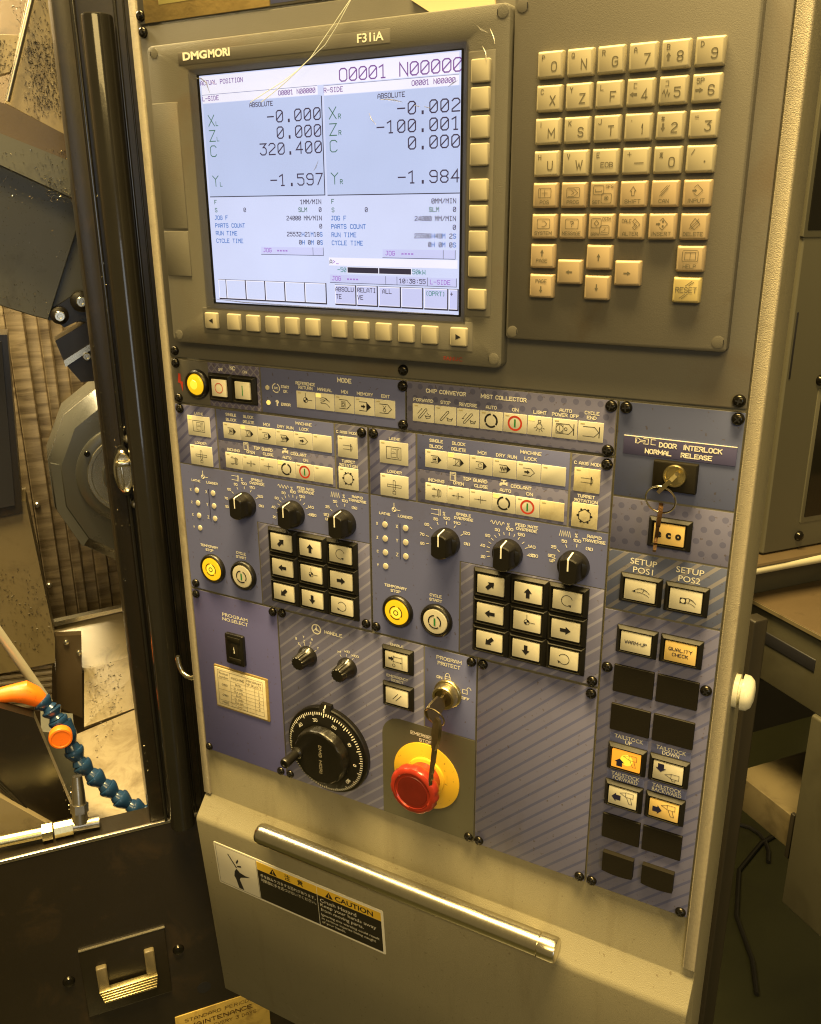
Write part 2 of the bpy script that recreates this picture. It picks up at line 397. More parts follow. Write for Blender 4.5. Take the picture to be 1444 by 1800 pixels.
_t = dict(SF); _t.update({'0': SF['O'], 'I': '2026', '1': '14152620', 'J': '46413010 01'.replace(' ', ''), '(': '36252130', ')': '16252110', '-': '1333', '%': '0046/06', '?': '051636454423 22/20'.replace(' ', ''), 'x': '0044/0440', 'i': '2024/26',
           'M': '0006224640', 'W': '0610243046', '#': '1015/3035/0444/0242', '=': '0444/0242', '.': '20', ' ': '', 'Y': '062346/2320', '6': '4536160501103041423303', '4': '303601 41'.replace(' ', ''), '7': '064610', '+': '0343/2125', '/': '0046'})
for _c, _s in _t.items():
    sts = []
    for st_ in _s.split('/'):
        pp = [(int(st_[k]), int(st_[k + 1])) for k in range(0, len(st_) - 1, 2)]
        if not pp: continue
        cl_ = len(pp) > 2 and pp[0] == pp[-1]
        if cl_: pp = pp[:-1]
        sts.append((soften(pp, cl_), cl_))
    if _c == '%':
        for cx_, cy_ in ((.8, 5.0), (3.2, 1.0)): sts.append(([(cx_ + .8 * math.cos(.785 * k), cy_ + 1.0 * math.sin(.785 * k)) for k in range(8)], True))
        sts = [z for z in sts if len(z[0]) > 1]
    xs = [x for z, _ in sts for x, _y in z] or [0, 2.2]
    SG[_c] = (min(xs), max(xs) - min(xs), sts)
SG['I'] = (SG['I'][0] - .5, 1.0, SG['I'][2])
for _c in 'MW': SG[_c] = (0, 4.9, [([(x * 4.9 / 4, y) for x, y in z], cl_) for z, cl_ in SG[_c][2]])
def rrect(u0, u1, v0, v1, c, h, n=3):
    c = min(c, (u1 - u0) * .499, (v1 - v0) * .499); out = []
    for cx, cy, a0 in ((u1 - c, v0 + c, -90), (u1 - c, v1 - c, 0), (u0 + c, v1 - c, 90), (u0 + c, v0 + c, 180)):
        for i in range(n + 1):
            a = math.radians(a0 + 90 * i / n); out.append((cx + c * math.cos(a), cy + c * math.sin(a), h))
    return out
def arc(cx, cy, r, a0, a1, n=14, ry=None):
    ry = r if ry is None else ry
    return [(cx + r * math.cos(math.radians(a0 + (a1 - a0) * i / n)), cy + ry * math.sin(math.radians(a0 + (a1 - a0) * i / n))) for i in range(n + 1)]
_G = {}
def glyphs(body, bold):
    key = (body, bold)
    if key in _G: return _G[key]
    c = bpy.data.curves.new('lettering', 'FONT'); c.body = body; c.offset = bold; c.resolution_u = 3; c.fill_mode = 'FRONT'
    o = bpy.data.objects.new('lettering', c); me = bpy.data.meshes.new_from_object(o)
    vs = [(v.co.x / .682, v.co.y / .682) for v in me.vertices]; fs = [tuple(p.vertices) for p in me.polygons]
    bpy.data.objects.remove(o); bpy.data.curves.remove(c); bpy.data.meshes.remove(me)
    xs = [x for x, _ in vs] or [0, 1]
    _G[key] = (vs, fs, min(xs), max(xs)); return _G[key]

def mesh_of(name, mb, o):
    me = bpy.data.meshes.new(name)
    me.from_pydata([tuple(loc((p[0] - o[0], p[1] - o[1], p[2] - o[2]))) for p in mb.v], [], mb.f)
    me.validate()
    me.polygons.foreach_set('use_smooth', [True] * len(me.polygons))
    me.set_sharp_from_angle(angle=math.radians(38)); me.update()
    return me
def thing(name, label, cat, o=(0, 0, 0), fr='P', group=None):
    e = bpy.data.objects.new(name, None); COL.objects.link(e); e.empty_display_size = .01
    e.matrix_world = FM[fr] @ Matrix.Translation(loc(o)); ORIG[e.name] = o
    e['label'] = label; e['category'] = cat
    if group: e['group'] = group
    return e
def solo(name, mb, m, label, cat, o=(0, 0, 0), fr='P', group=None, kind=None):
    e = bpy.data.objects.new(name, mesh_of(name, mb, o)); COL.objects.link(e); e.data.materials.append(MATS[m])
    e.matrix_world = FM[fr] @ Matrix.Translation(loc(o)); ORIG[e.name] = o
    if label: e['label'] = label; e['category'] = cat
    if group: e['group'] = group
    if kind: e['kind'] = kind
    return e
def part(name, mb, m, parent, o=None, label=None, kind=None):
    po = ORIG[parent.name]; o = po if o is None else o
    e = bpy.data.objects.new(name, mesh_of(name, mb, o)); COL.objects.link(e); e.data.materials.append(MATS[m])
    e.parent = parent; e.location = loc((o[0] - po[0], o[1] - po[1], o[2] - po[2])); ORIG[e.name] = o
    if label: e['label'] = label
    if kind: e['kind'] = kind
    return e
def twin(src, parent, o, m=None):
    # another copy of a part sharing its mesh, at absolute place o
    po = ORIG[parent.name]; e = src.copy(); COL.objects.link(e); e.parent = parent
    e.location = loc((o[0] - po[0], o[1] - po[1], o[2] - po[2])); ORIG[e.name] = o
    return e
def up(u, v, h, h0=2.0):                        # a point read off at height h0, for a face that stands h high
    k = (550.0 - h) / (550.0 - h0); return u * k, v * k
# ------------------------------------------------------------------ the setting: floor
solo('floor', MB().box(-3500, 3500, -1455, -1450, -4200, 2200), 'floor', None, None, kind='structure')

# ------------------------------------------------------------------ control cabinet
CX0, CX1 = -539.5, -65.5
cab = thing('control_cabinet', 'grey painted control cabinet carrying the display, keypad and switch plates', 'control cabinet', (-302, -800, -30))
prof = [(260, -62), (260, -.6), (259.4, 0), (-543.4, 0), (-544.6, .5), (-560.5, 14.6), (-563.2, 16.6), (-566.5, 17.2), (-796, -.1), (-798.5, -2), (-799, -62)]
def extrude(prof, u0, u1, r=1.6):
    mb = MB(); cv = sum(p[0] for p in prof) / len(prof); loops = []
    for uu, ins in ((u0, r), (u0 + r * .3, r * .3), (u0 + r, 0), (u1 - r, 0), (u1 - r * .3, r * .3), (u1, r)):
        loops.append([(uu, v, h - ins if h > -20 else h) for v, h in prof])
    return mb.loft(loops)
part('housing', extrude(prof, CX0, CX1), 'paint', cab)
part('frame_edge', MB().rbox(CX0 + .15, -531.4, -543, 258, -1, 2.6, .9, .4), 'paint_edge', cab)
part('frame_edge', MB().rbox(-74.7, CX1 - .15, -536, 258, -1, 2.6, .9, .4), 'paint_edge', cab)
hb = thing('bar_handle', 'polished steel bar handle running along the cabinet lip below the switch plates', 'handle', (-305, -545, 20))
bar = MB(); L = []
for uu, r in ((-452.5, 5.6), (-452.2, 7.6), (-451, 8.9), (-448.5, 9.6), (-446, 9.7), (-178, 9.7)):
    L.append([(uu, -541 + r * math.cos(a), 27 + r * math.sin(a)) for a in [2 * math.pi * j / 36 for j in range(36)]])
bar.loft(L); part('bar', bar, 'chrome', hb)
L = []
for uu, r in ((-178.3, 8.4), (-177, 8.4), (-176.8, 10), (-165, 10), (-163.6, 9.3), (-163, 8)):
    L.append([(uu, -541 + r * math.cos(a), 27 + r * math.sin(a)) for a in [2 * math.pi * j / 36 for j in range(36)]])
part('end_cap', MB().loft(L), 'chrome', hb)
for uu in (-428, -190):
    part('standoff', MB().tube([(uu, -544, 24), (uu, -556, 8)], 5.5, 16), 'chrome', hb)
# latch button on the cabinet's right flank
bt = thing('flank_latch', 'round cream latch button on the right flank of the control cabinet', 'latch', (-65, -311, -25))
mb = MB(); LL = []
for x, r in ((-66, 11.5), (-62.4, 11.5), (-62.2, 8.5), (-60.4, 8.5), (-60.2, 12.4), (-56.5, 12.0), (-53.8, 9.5), (-52.6, 5)):
    LL.append([(x, -311 + r * 1.0 * math.cos(a), -22 + r * math.sin(a)) for a in [2 * math.pi * j / 28 for j in range(28)]])
part('button', mb.loft(LL), 'cap_edge', bt)
# wire hook on the left flank
solo('wire_hook', MB().tube([(-538, -417.5, -8), (-544, -420, -8), (-551, -424, -8), (-557.5, -424, -8), (-563, -420.5, -8), (-566, -414, -8), (-567, -407, -8), (-566.6, -404.5, -8)], [2.6] * 7 + [1.8], 12), 'chrome',
     'bent chrome wire hook on the left flank of the control cabinet', 'hook', (-541, -418, -8))

# ------------------------------------------------------------------ helpers for the switch plates
def plate(label, u0, u1, v0, v1, m='plate', name='switch_plate', cat='switch plate', h=2.2, gap=.55):
    t = thing(name, label, cat, ((u0 + u1) / 2, v0, 0))
    part('plate', MB().rbox(u0 + gap, u1 - gap, v0 + gap, v1 - gap, -.5, h, .35, 1.0), m, t, ((u0 + u1) / 2, (v0 + v1) / 2, 0))
    return t
def zone(t, u0, u1, v0, v1, m, h=2.2, c=.3):
    return part('printed_film', MB().rbox(u0, u1, v0, v1, h - .3, h + .16, .05, c), m, t, ((u0 + u1) / 2, (v0 + v1) / 2, 0))
TX = 2.46
def cap(t, s, u, v, H, W=None, m='print', h=TX, bold=.022, align='C', name='caption', font=False):
    mb = MB(); lines = s.split('|')
    for i, l in enumerate(lines):
        wv = W[i] if isinstance(W, (list, tuple)) else W
        uu = u[i] if isinstance(u, (list, tuple)) else u
        mb.text(l, uu, v[i] if isinstance(v, (list, tuple)) else v - i * H * 1.32, H, wv, h, bold, align, 0.0, font)
    return part(name, mb, m, t)
_scr = {}
def screw(t, u, v, h=2.2, r=3.9, m='screw'):
    if 'h' not in _scr:
        mb = MB().lathe(u, v, [(r * 1.0, h - .2), (r, h + .7), (r * .93, h + 1.7), (r * .72, h + 2.6), (r * .4, h + 3.05)], 20)
        s = part('screw', mb, m, t, (u, v, h)); _scr['h'] = s
        a = MB().box(u - 2.1, u + 2.1, v - .42, v + .42, h + 2.2, h + 3.12).box(u - .42, u + .42, v - 2.1, v + 2.1, h + 2.25, h + 3.14)
        _scr['c'] = part('cross_recess', a, 'ink', s, (u, v, h))
        return s
    s = twin(_scr['h'], t, (u, v, h)); a = rnd.uniform(0, 1.5)
    s.rotation_euler = (0, a, 0)
    c = _scr['c'].copy(); COL.objects.link(c); c.parent = s; c.location = (0, 0, 0)
    return s
def membrane(t, u0, u1, v0, v1, sym=None, lit=False, m='membrane', h=2.2, dash=True, parts=()):
    cu, cv = (u0 + u1) / 2, (v0 + v1) / 2
    k = part('membrane_key', MB().rbox(u0, u1, v0, v1, h - .3, h + .55, .18, .35, 2), m, t, (cu, cv, h))
    if dash:
        if lit: part('indicator', MB().box(u0 + .5, u0 + 5.0, v1 - 3.4, v1 - .4, h + .3, h + .64), 'led_on', k)
        else: part('indicator', MB().box(u0 + 1.5, u0 + 4.4, v1 - 1.9, v1 - 1.2, h + .3, h + .64), 'led_dash', k)
    if sym: symbols(k, sym, cu, cv, h + .62)
    return k
LT = 1.35                                       # printed lines a little bolder than drawn
def symbols(k, sym, cu, cv, h, s=1.0):
    for name, mt in sym(s):
        mb = MB()
        for it in mt[1]:
            if it[0] == 's': mb.stroke([(cu + x, cv + y) for x, y in it[1]], it[2] * (LT if it[2] < .6 else 1), h, len(it) > 3)
            elif it[0] == 'f': mb.poly([(cu + x, cv + y) for x, y in it[1]], h + .05)
            elif it[0] == 't': mb.text(it[1], cu + it[2], cv + it[3], it[4], it[5], h, .01)
        part(name, mb, mt[0], k)
def circ(x, y, r, n=20): return arc(x, y, r, 0, 360 * (n - 1) / n, n - 1)
def K(*items, m='ink'): return lambda s: [('symbol', (m, items))]
def poly_arrow(d, L=6.6, W=6.2, sh=2.7, tail=.45):
    a = math.radians(d); pts = [(-L / 2, -sh / 2), (L * .02, -sh / 2), (L * .02, -W / 2), (L / 2, 0), (L * .02, W / 2), (L * .02, sh / 2), (-L / 2, sh / 2)]
    return [(x * math.cos(a) - y * math.sin(a), x * math.sin(a) + y * math.cos(a)) for x, y in pts]
LW = .34
S = lambda pts, w=LW, closed=False: ('s', pts, w, 1) if closed else ('s', pts, w)
F = lambda pts: ('f', pts)
def sh(pts, dx, dy, k=1.0): return [(x * k + dx, y * k + dy) for x, y in pts]
TAPE = [S([(-4.3, 3.3), (2.2, 3.3)]), S([(-4.3, -3.3), (2.2, -3.3)])]
SOL = [F([(2.0, 3.4), (2.0, -3.4), (5.8, 0)])]
OPEN = [S([(-4.3, 3.3), (2.4, 3.3), (5.6, 0), (2.4, -3.3), (-4.3, -3.3)])]
SARR = [F(sh(poly_arrow(0, 3.8, 3.2, 1.3), -.9, 0))]
def quarter():
    return [F([(0, 0)] + arc(0, 0, 2.0, 0, 90, 8)), F([(0, 0)] + arc(0, 0, 2.0, 180, 270, 8)), S(circ(0, 0, 2.0, 24), .26, True)]
REF = [S([(0, 2.0), (0, 5.8)], .3), S([(2.0, 0), (6.2, 0)], .3)]
def swing(r=3.6, wd=1.15):
    return [S(arc(0, 0, r, 100, 195), wd), S(arc(0, 0, r, 330, 425), wd), S(arc(0, 0, r, 215, 305), wd)]
HAND = [S([(-4.2, 2.6), (-1.5, 3.3), (1.2, 3.0), (2.6, 1.8), (4.4, .4)], .3), S([(-3.8, 1.2), (-1.2, 1.7), (.4, 1.2), (-1.6, .1), (-3.6, -.4), (-3.2, -1.2), (0, -.9), (2.0, -1.5), (4.4, -3.6)], .3), S([(-.2, 3.1), (2.2, 1.6)], .24), S([(.8, 3.0), (3.0, 1.2)], .24)]
SYM = {
 'ref': K(*[S([(0, 2.0), (0, 5.4)], .3), S([(2.0, 0), (6.0, 0)], .3)], *quarter()),
 'manual': K(*HAND),
 'mdi': K(*OPEN, S([(-2.6, 1.9), (.9, 1.9), (.9, -1.9), (-2.6, -1.9)], .24, True), S(circ(-.8, -.2, 1.05, 12), .3, True), S([(-1.6, .6), (-1.6, 1.3)], .24), S([(-.8, .9), (-.8, 1.5)], .24), S([(0, .6), (0, 1.3)], .24)),
 'memory': K(*TAPE, *SOL, S([(2.0, 3.3), (2.0, -3.3)]), *SARR),
 'edit': K(*OPEN, S([(-1.6, 2.2), (1.0, -1.2), (-.3, -2.4), (-1.6, -1.2), (1.0, 2.2)], .26), S([(-.3, .4), (-1.5, 0), (.9, 0)], .2)),
 'single': K(S([(-3.8, 2.6), (1.4, 2.6)], .28), S([(-3.8, -2.6), (1.4, -2.6)], .28), F([(1.6, 2.8), (1.6, -2.8), (4.6, 0)]), S([(-2.4, 1.6), (1.0, 1.6), (1.0, -1.6), (-2.4, -1.6)], .2, True), F(sh(poly_arrow(0, 2.6, 2.4, 1.0), -.8, 0))),
 'delete': K(S([(-3.8, 2.6), (1.4, 2.6)], .28), S([(-3.8, -2.6), (1.4, -2.6)], .28), F([(1.6, 2.8), (1.6, -2.8), (4.6, 0)]), S([(-2.2, 1.9), (1.0, 1.9), (1.0, -1.9), (-2.2, -1.9)], .2, True), S([(-1.9, -1.6), (.8, 1.6)], .22)),
 'm01': K(S([(-3.8, 2.6), (1.4, 2.6)], .28), S([(-3.8, -2.6), (1.4, -2.6)], .28), F([(1.6, 2.8), (1.6, -2.8), (4.6, 0)]), S(arc(-.6, 0, 1.5, 40, 110, 6), .22), S(arc(-.6, 0, 1.5, 130, 220, 6), .22), S(arc(-.6, 0, 1.5, 250, 330, 6), .22)),
 'dry': K(S([(-3.8, 2.6), (1.4, 2.6)], .28), S([(-3.8, -2.6), (1.4, -2.6)], .28), F([(1.6, 2.8), (1.6, -2.8), (4.6, 0)]), S([(-3, .1), (-2.6, 1.3), (-2.0, -1.3), (-1.4, 1.3), (-.8, -1.3), (-.2, 1.3), (.4, -1.3), (.9, 1.0), (1.4, 0)], .42)),
 'lock': K(S([(-4.0, 2.7), (1.6, 2.7), (4.4, 0), (1.6, -2.7), (-4.0, -2.7)], .28), F(sh(poly_arrow(0, 4.0, 3.0, 1.2), -1.0, 0))),
 'blank': None,
 'lathe': K(S([(-6.2, 4.6), (6.2, 4.6), (6.2, -4.6), (-6.2, -4.6)], .3, True), S([(-2.2, 3.2), (2.2, 3.2), (2.2, -3.2), (-2.2, -3.2)], .22, True), S([(-2.0, -.2), (2.2, -.2)], .2), S([(-1.2, 1.0), (1.2, 1.0)], .2), S([(3.4, 3.4), (4.6, 3.4), (4.6, -3.4), (3.4, -3.4)], .22, True)),
 'loader': K(S([(-6, .9), (6, .9), (6, -.9), (-6, -.9)], .26, True), S([(-.9, 4.4), (.5, 4.4), (1.0, 3.9), (1.0, -2.6), (.4, -3.2), (-.4, -3.2), (-.9, -2.6)], .26, True), S([(-1.2, -4.2), (1.3, -4.2), (1.3, -6.2), (-1.2, -6.2)], .26, True)),
 'inching': K(S([(-3.0, 2.4), (1.2, 2.4), (1.2, -2.4), (-3.0, -2.4)], .28), S([(-2.6, 3.0), (-1.6, 3.6), (-.6, 3.0)], .24), S([(-2.6, -3.0), (-1.6, -3.6), (-.6, -3.0)], .24), S([(1.9, 3.0), (2.8, 2.6), (2.8, -2.6), (1.9, -3.0), (1.9, 3.0)], .3), S([(3.4, 2.6), (4.2, 1.6), (4.2, -1.6), (3.4, -2.6)], .28)),
 'open': K(S([(-4.6, 0), (-.7, 0)], .26), S([(.7, 0), (4.6, 0)], .26), S([(-.55, 2.4), (-.55, -2.4)], .24), S([(.55, 2.4), (.55, -2.4)], .24), S(circ(-3.2, 0, .5, 8), .2, True), S(circ(3.2, 0, .5, 8), .2, True)),
 'close': K(S([(-4.6, 0), (4.6, 0)], .26), S([(0, 2.6), (0, -2.6)], .28), F([(-.2, 0), (-1.6, .5), (-1.6, -.5)]), F([(.2, 0), (1.6, -.5), (1.6, .5)])),
 'auto': K(*swing(4.4, 1.3)),
 'on': lambda s: [('symbol', ('ink_red', [S(circ(0, 0, 4.6, 30), 1.35, True)])), ('symbol', ('ink_green', [F([(-.6, -2.8), (.6, -2.8), (.6, 2.8), (-.6, 2.8)])]))],
 'caxis': K(S([(-4, 1.5), (2.6, 1.5)], .24), S([(-4, -1.5), (2.6, -1.5)], .24), S([(3.0, 2.6), (3.0, -2.6)], .7), S([(3.4, 1.6), (4.1, 1.0), (4.1, -1.0), (3.4, -1.6)], .24)),
 'turret': K(S([(4.6 * math.cos(math.radians(30 + 60 * i)), 4.9 * math.sin(math.radians(30 + 60 * i))) for i in range(6)], .42, True), *[F(sh(circ(0, 0, .85, 6), 4.8 * math.cos(math.radians(60 * i)), 5.0 * math.sin(math.radians(60 * i)))) for i in range(6)]),
 'fwd': K(S(sh([(-3.2, -3.8), (2.4, 2.6), (3.4, 2.8), (3.8, 1.9), (-1.8, -4.4), (-3.0, -4.6)], -.6, .6), .3, True), S([(-4.4, -.6), (-1.0, 3.4), (-.9, 2.0)], .26), S([(1.6, -1.6), (2.6, -3.6), (5.6, -3.0), (6.0, -1.2), (4.8, -2.0), (3.0, -2.2)], .3, True), F(sh(circ(0, 0, .4, 6), 3.4, .4)), F(sh(circ(0, 0, .4, 6), 4.6, -.6)), F(sh(circ(0, 0, .35, 6), 3.2, -1.0))),
 'stp': K(S(sh([(-3.2, -3.8), (2.4, 2.6), (3.4, 2.8), (3.8, 1.9), (-1.8, -4.4), (-3.0, -4.6)], -.8, .6), .3, True), S([(1.4, -1.4), (2.0, -3.6), (5.0, -3.4), (5.8, -1.6), (4.6, -2.4), (2.8, -2.2)], .3, True)),
 'rev': K(S(sh([(-3.2, -3.8), (2.4, 2.6), (3.4, 2.8), (3.8, 1.9), (-1.8, -4.4), (-3.0, -4.6)], -.2, .6), .3, True), S([(-.9, 3.2), (-4.3, -.8), (-3.0, -.6)], .26), S([(1.8, -1.4), (2.4, -3.6), (5.4, -3.4), (6.0, -1.6), (4.9, -2.4), (3.2, -2.2)], .3, True)),
 'light': K(S(circ(0, -.2, 1.9, 16), .28, True), S([(-.9, 1.6), (-.9, 4.0), (.9, 4.0), (.9, 1.6)], .28), S([(-.9, 2.6), (.9, 2.6)], .2), *[S([(2.5 * math.cos(math.radians(a)), -.2 + 2.5 * math.sin(math.radians(a))), (3.9 * math.cos(math.radians(a)), -.2 + 3.9 * math.sin(math.radians(a)))], .26) for a in (200, 235, 270, 305, 340)]),
 'apo': K(S([(-6, 3.3), (3.0, 3.3), (6.0, 0), (3.0, -3.3), (-6, -3.3)], .3), S([(6.3, 3.6), (6.3, -3.6)], .4), S(circ(-3.4, 0, 2.5, 18), .26, True), S([(-3.4, 1.6), (-3.4, -1.2)], .26), S(circ(.8, 0, 1.0, 12), .26, True), S([(-6.0, 2.6), (-6.0, -2.6), (-1.0, -2.6), (-1.0, 2.6)], .2, True)),
 'cend': K(S([(-5, 3.2), (2.6, 3.2), (5.6, 0), (2.6, -3.2), (-5, -3.2)], .3), S([(5.9, 3.4), (5.9, -3.4)], .45)),
}
# ------------------------------------------------------------------ upper plates
t = plate('wide dark grey mounting plate behind the display and the keypad', -531, -75, -113.4, 130.3, name='mounting_plate', cat='mounting plate')
MOUNT = t
for u, v in ((-524.2, -107.6), (-308.7, -107.2), (-80.2, -108), (-526.5, 126)): screw(t, u, v)
t = plate('grey top plate with a taped yellow label, above the display', -531, -75, 130.8, 258, name='top_plate', cat='top plate')
screw(t, -527.5, 137); 
zone(t, -409, -330, 133, 200, 'film')
part('tape', MB().rbox(-524, -409.8, 131.6, 200, 2, 2.75, .2, .4), 'tape', t)
part('paper_label', MB().rbox(-509, -425, 142.3, 200, 2.2, 2.95, .1, .3), 'label_yellow', t, label='pale yellow label under brown tape')
solo('beige_card', MB().prism([(-300, 124), (-286, 115.5), (-243, 115.8), (-243, 175), (-300, 175)], 2.3, 4.0), 'beige', 'plain beige card standing behind the top edge of the display', 'card', (-271, 115, 2))

# ------------------------------------------------------------------ display unit
D = thing('display_unit', 'grey display unit with a lit lavender screen and two rows of blank soft keys', 'display', (-372, -99, 2))
BU0, BU1, BV0, BV1 = -516, -229.5, -98.8, 114.6
bz = MB()
Lp = [rrect(BU0, BU1, BV0, BV1, 4, 1.9), rrect(BU0, BU1, BV0, BV1, 4, 10.8), rrect(BU0 + .4, BU1 - .4, BV0 + .4, BV1 - .4, 3.6, 11.6), rrect(BU0 + 1.3, BU1 - 1.3, BV0 + 1.3, BV1 - 1.3, 2.8, 12),
      rrect(-478.5, -256.8, -71.0, 96.6, 1.2, 12), rrect(-477.8, -257.5, -70.3, 95.9, 1.2, 11.6), rrect(-473.2, -260.6, -67.2, 93.2, .8, 9.2), rrect(-473.0, -260.8, -67.0, 93.0, .8, 7.2)]
bz.loft(Lp, True, True)
part('bezel', bz, 'bezel', D)
part('card_cover', MB().rbox(-515.4, -490.2, -12.2, 76.3, 11, 12.7, .5, .8), 'bezel', D)
part('card_cover', MB().rbox(-515.0, -490.2, -47.2, -13.6, 11, 12.7, .5, .8), 'bezel', D)
part('key_strip', MB().rbox(-256.2, -237.9, -66, 90.5, 11.5, 12.25, .2, 1.0), 'plate', D)
part('key_strip', MB().rbox(-482.5, -250.2, -89.5, -69.9, 11.5, 12.25, .2, 1.0), 'plate', D)
part('name_strip', MB().rbox(-486.5, -310.5, 99.7, 108.0, 11.5, 12.2, .2, .5), 'plate', D)
for u, v in ((-234.3, 110), (-235, -92.8), (-509, -92.8), (-509, 109.5)):
    s = part('screw_cover', MB().lathe(u, v, [(3.7, 11.8), (3.7, 12.25), (3.2, 12.35)], 20), 'bezel', D)
    part('slot', MB().box(u - 3.4, u - 3.0, v - 1.6, v + 1.4, 12.2, 12.5), 'ink', s)
cap(D, 'DMG|MORI', [-470.5, -448.5], [105.2, 105.2], 4.6, [22.5, 19.5], h=12.36, bold=.045, name='lettering', font=True)
cap(D, 'F31iA', -325, 104.3, 4.9, 19.6, h=12.36, bold=.018, name='lettering', font=True)
cap(D, 'FANUC', -264.7, -94.8, 2.6, 14.0, m='ink_red_dim', h=12.15, bold=.02, name='lettering', font=True)
# soft keys
sk = None
for v in (79.5, 64.1, 48.3, 32.7, 12.1, -3.3, -18.7, -34.2, -54.7):
    o = (-247.1, v, 12)
    if sk is None: sk = part('soft_key', MB().rbox(o[0] - 6.35, o[0] + 6.35, v - 6.5, v + 6.5, 12, 14.6, .8, 1.0), 'softkey', D, o)
    else: twin(sk, D, o)
sb = None
for i, u in enumerate((-472.6, -450.6, -432.2, -414, -396, -377.6, -354.7, -336.1, -318, -299.9, -281.7, -259.9)):
    o = (u, -79.7, 12)
    if sb is None: sb = part('soft_key', MB().rbox(u - 6.2, u + 6.2, -85.8, -73.6, 12, 14.6, .8, 1.0), 'softkey', D, o); k = sb
    else: k = twin(sb, D, o)
    if i in (0, 11):
        s = -1 if i == 0 else 1
        part('arrow', MB().poly([(u + s * 2.0, -79.7), (u - s * 1.9, -79.7 + 1.9 * s), (u - s * 1.9, -79.7 - 1.9 * s)], 14.72), 'ink', k)
# screen
G0, G1, W0, W1 = -471.2, -262.4, -66.0, 92.4
scr = part('screen', MB().box(G0, G1, W0, W1, 7.0, 8.5), 'scr_bg', D, (-367, 13, 7))
part('screen_border', MB().box(-473.1, G0, -67.1, 93.1, 7, 8.9).box(G1, -260.7, -67.1, 93.1, 7, 8.9).box(G0, G1, W1, 93.1, 7, 8.9).box(G0, G1, -67.1, W0, 7, 8.9), 'black', D)
def pane(u0, u1, v0, v1, m, k=0, name='screen_area'): return part(name, MB().box(u0, u1, v0, v1, 8.3, 8.56 + .03 * k), m, scr)
pane(-469.8, -264.0, 79.9, 91.8, 'scr_white'); pane(-469.6, -369.2, 74.2, 79.5, 'scr_white'); pane(-364.2, -264.0, 73.3, 79.0, 'scr_white')
pane(-469.4, -366.4, 10.9, 73.9, 'scr_panel'); pane(-364.2, -263.0, 10.9, 73.0, 'scr_panel')
pane(-364.8, -263.8, -36.3, -30.9, 'scr_white')
for u0, u1 in ((-424.4, -378.3), (-377.9, -369.3)): pane(u0, u1, -29.5, -24.3, 'scr_lilac')
for u0, u1 in ((-320.6, -274.4), (-274.0, -265.5)): pane(u0, u1, -30.1, -24.7, 'scr_lilac')
for u0, u1 in ((-364.4, -318.6), (-318.2, -309.7), (-309.3, -286.0), (-285.6, -264.4)): pane(u0, u1, -47.8, -42.5, 'scr_lilac')
pane(-349.9, -298.0, -41.3, -36.8, 'scr_white', 1); pane(-349.4, -324.3, -40.9, -37.2, 'scr_black', 2); pane(-323.6, -298.5, -40.9, -37.2, 'scr_black', 2)
KE = [(-467.4, -460.4), (-459.7, -441.7), (-440.7, -423.5), (-422.5, -405.3), (-404.3, -387.3), (-386.5, -368.7), (-360.6, -343.6), (-342.2, -325.9), (-324.3, -307.5), (-306.3, -290.1), (-288.5, -271.2), (-270.0, -263.6)]
for i, (a, b_) in enumerate(KE):
    pane(a, b_ + .9, -63.6, -48.6 if i < 6 else -49.3, 'scr_black', 0, 'screen_button')
    pane(a, b_, -62.6, -48.9 if i < 6 else -49.6, 'scr_white', 1, 'screen_button')
    pane(a + .7, b_ - .1, -62.2, -49.5 if i < 6 else -50.2, 'scr_lilac' if i > 5 else 'scr_bg', 2, 'screen_button')
def ln(*p, m='scr_black', w=.5): return part('screen_line', MB().stroke(list(p), w, 8.7), m, scr)
ln((-366.2, 73), (-366.2, 10.7), w=.7); ln((-469, 10.7), (-366.2, 10.7), w=.6); ln((-363.8, 10.5), (-262.8, 10.5), w=.6)
ln((-424.4, -29.7), (-369.2, -29.7), w=.35); ln((-320.6, -30.3), (-265.4, -30.3), w=.35); ln((-364.4, -48.0), (-264.2, -48.0), w=.35)
ln((-369.6, 79.7), (-469.6, 79.7), m='scr_grey', w=.25); ln((-364.2, 79.2), (-264.0, 79.2), m='scr_grey', w=.25)
for u in (-378.1, -369.2): ln((u, -29.6), (u, -24.4), w=.35)
for u in (-274.2, -265.4): ln((u, -30.2), (u, -24.8), w=.35)
for u in (-318.4, -309.5, -285.8, -264.3): ln((u, -47.9), (u, -42.6), w=.35)
def st(body, u, v, H=2.7, pitch=2.6, wd=1.85, sw=.46, m='scr_num', align='L'):
    return part('screen_text', MB().mono(body, u, v, H, pitch, wd, sw, 8.72, align), m, scr)
st('ACTUAL POSITION', -470.2, 86.2, m='scr_purple')
st('O0001 N00000', -351.3, 81.0, 7.4, 7.6, 5.7, .82, 'scr_purple'); st('O0001 N00000', -401.6, 75.7, m='scr_purple'); st('O0001 N00000', -297.0, 75.0, m='scr_purple')
st('L-SIDE', -469.3, 75.9, m='scr_purple'); st('R-SIDE', -364.0, 75.0, m='scr_purple'); st('ABSOLUTE', -427, 69.6, m='scr_num'); st('ABSOLUTE', -322.3, 69.0, m='scr_num')
BIG = dict(H=7.2, pitch=7.83, wd=5.3, sw=.82)
for v, a, b_ in ((58.9, '-0.000', '-0.002'), (48.4, '0.000', '-100.001'), (38.1, '320.400', '0.000'), (17.5, '-1.597', '-1.984')):
    st(a, -367.7, v, align='R', **BIG)
    st(b_, -263.2, v - .3, align='R', **BIG)
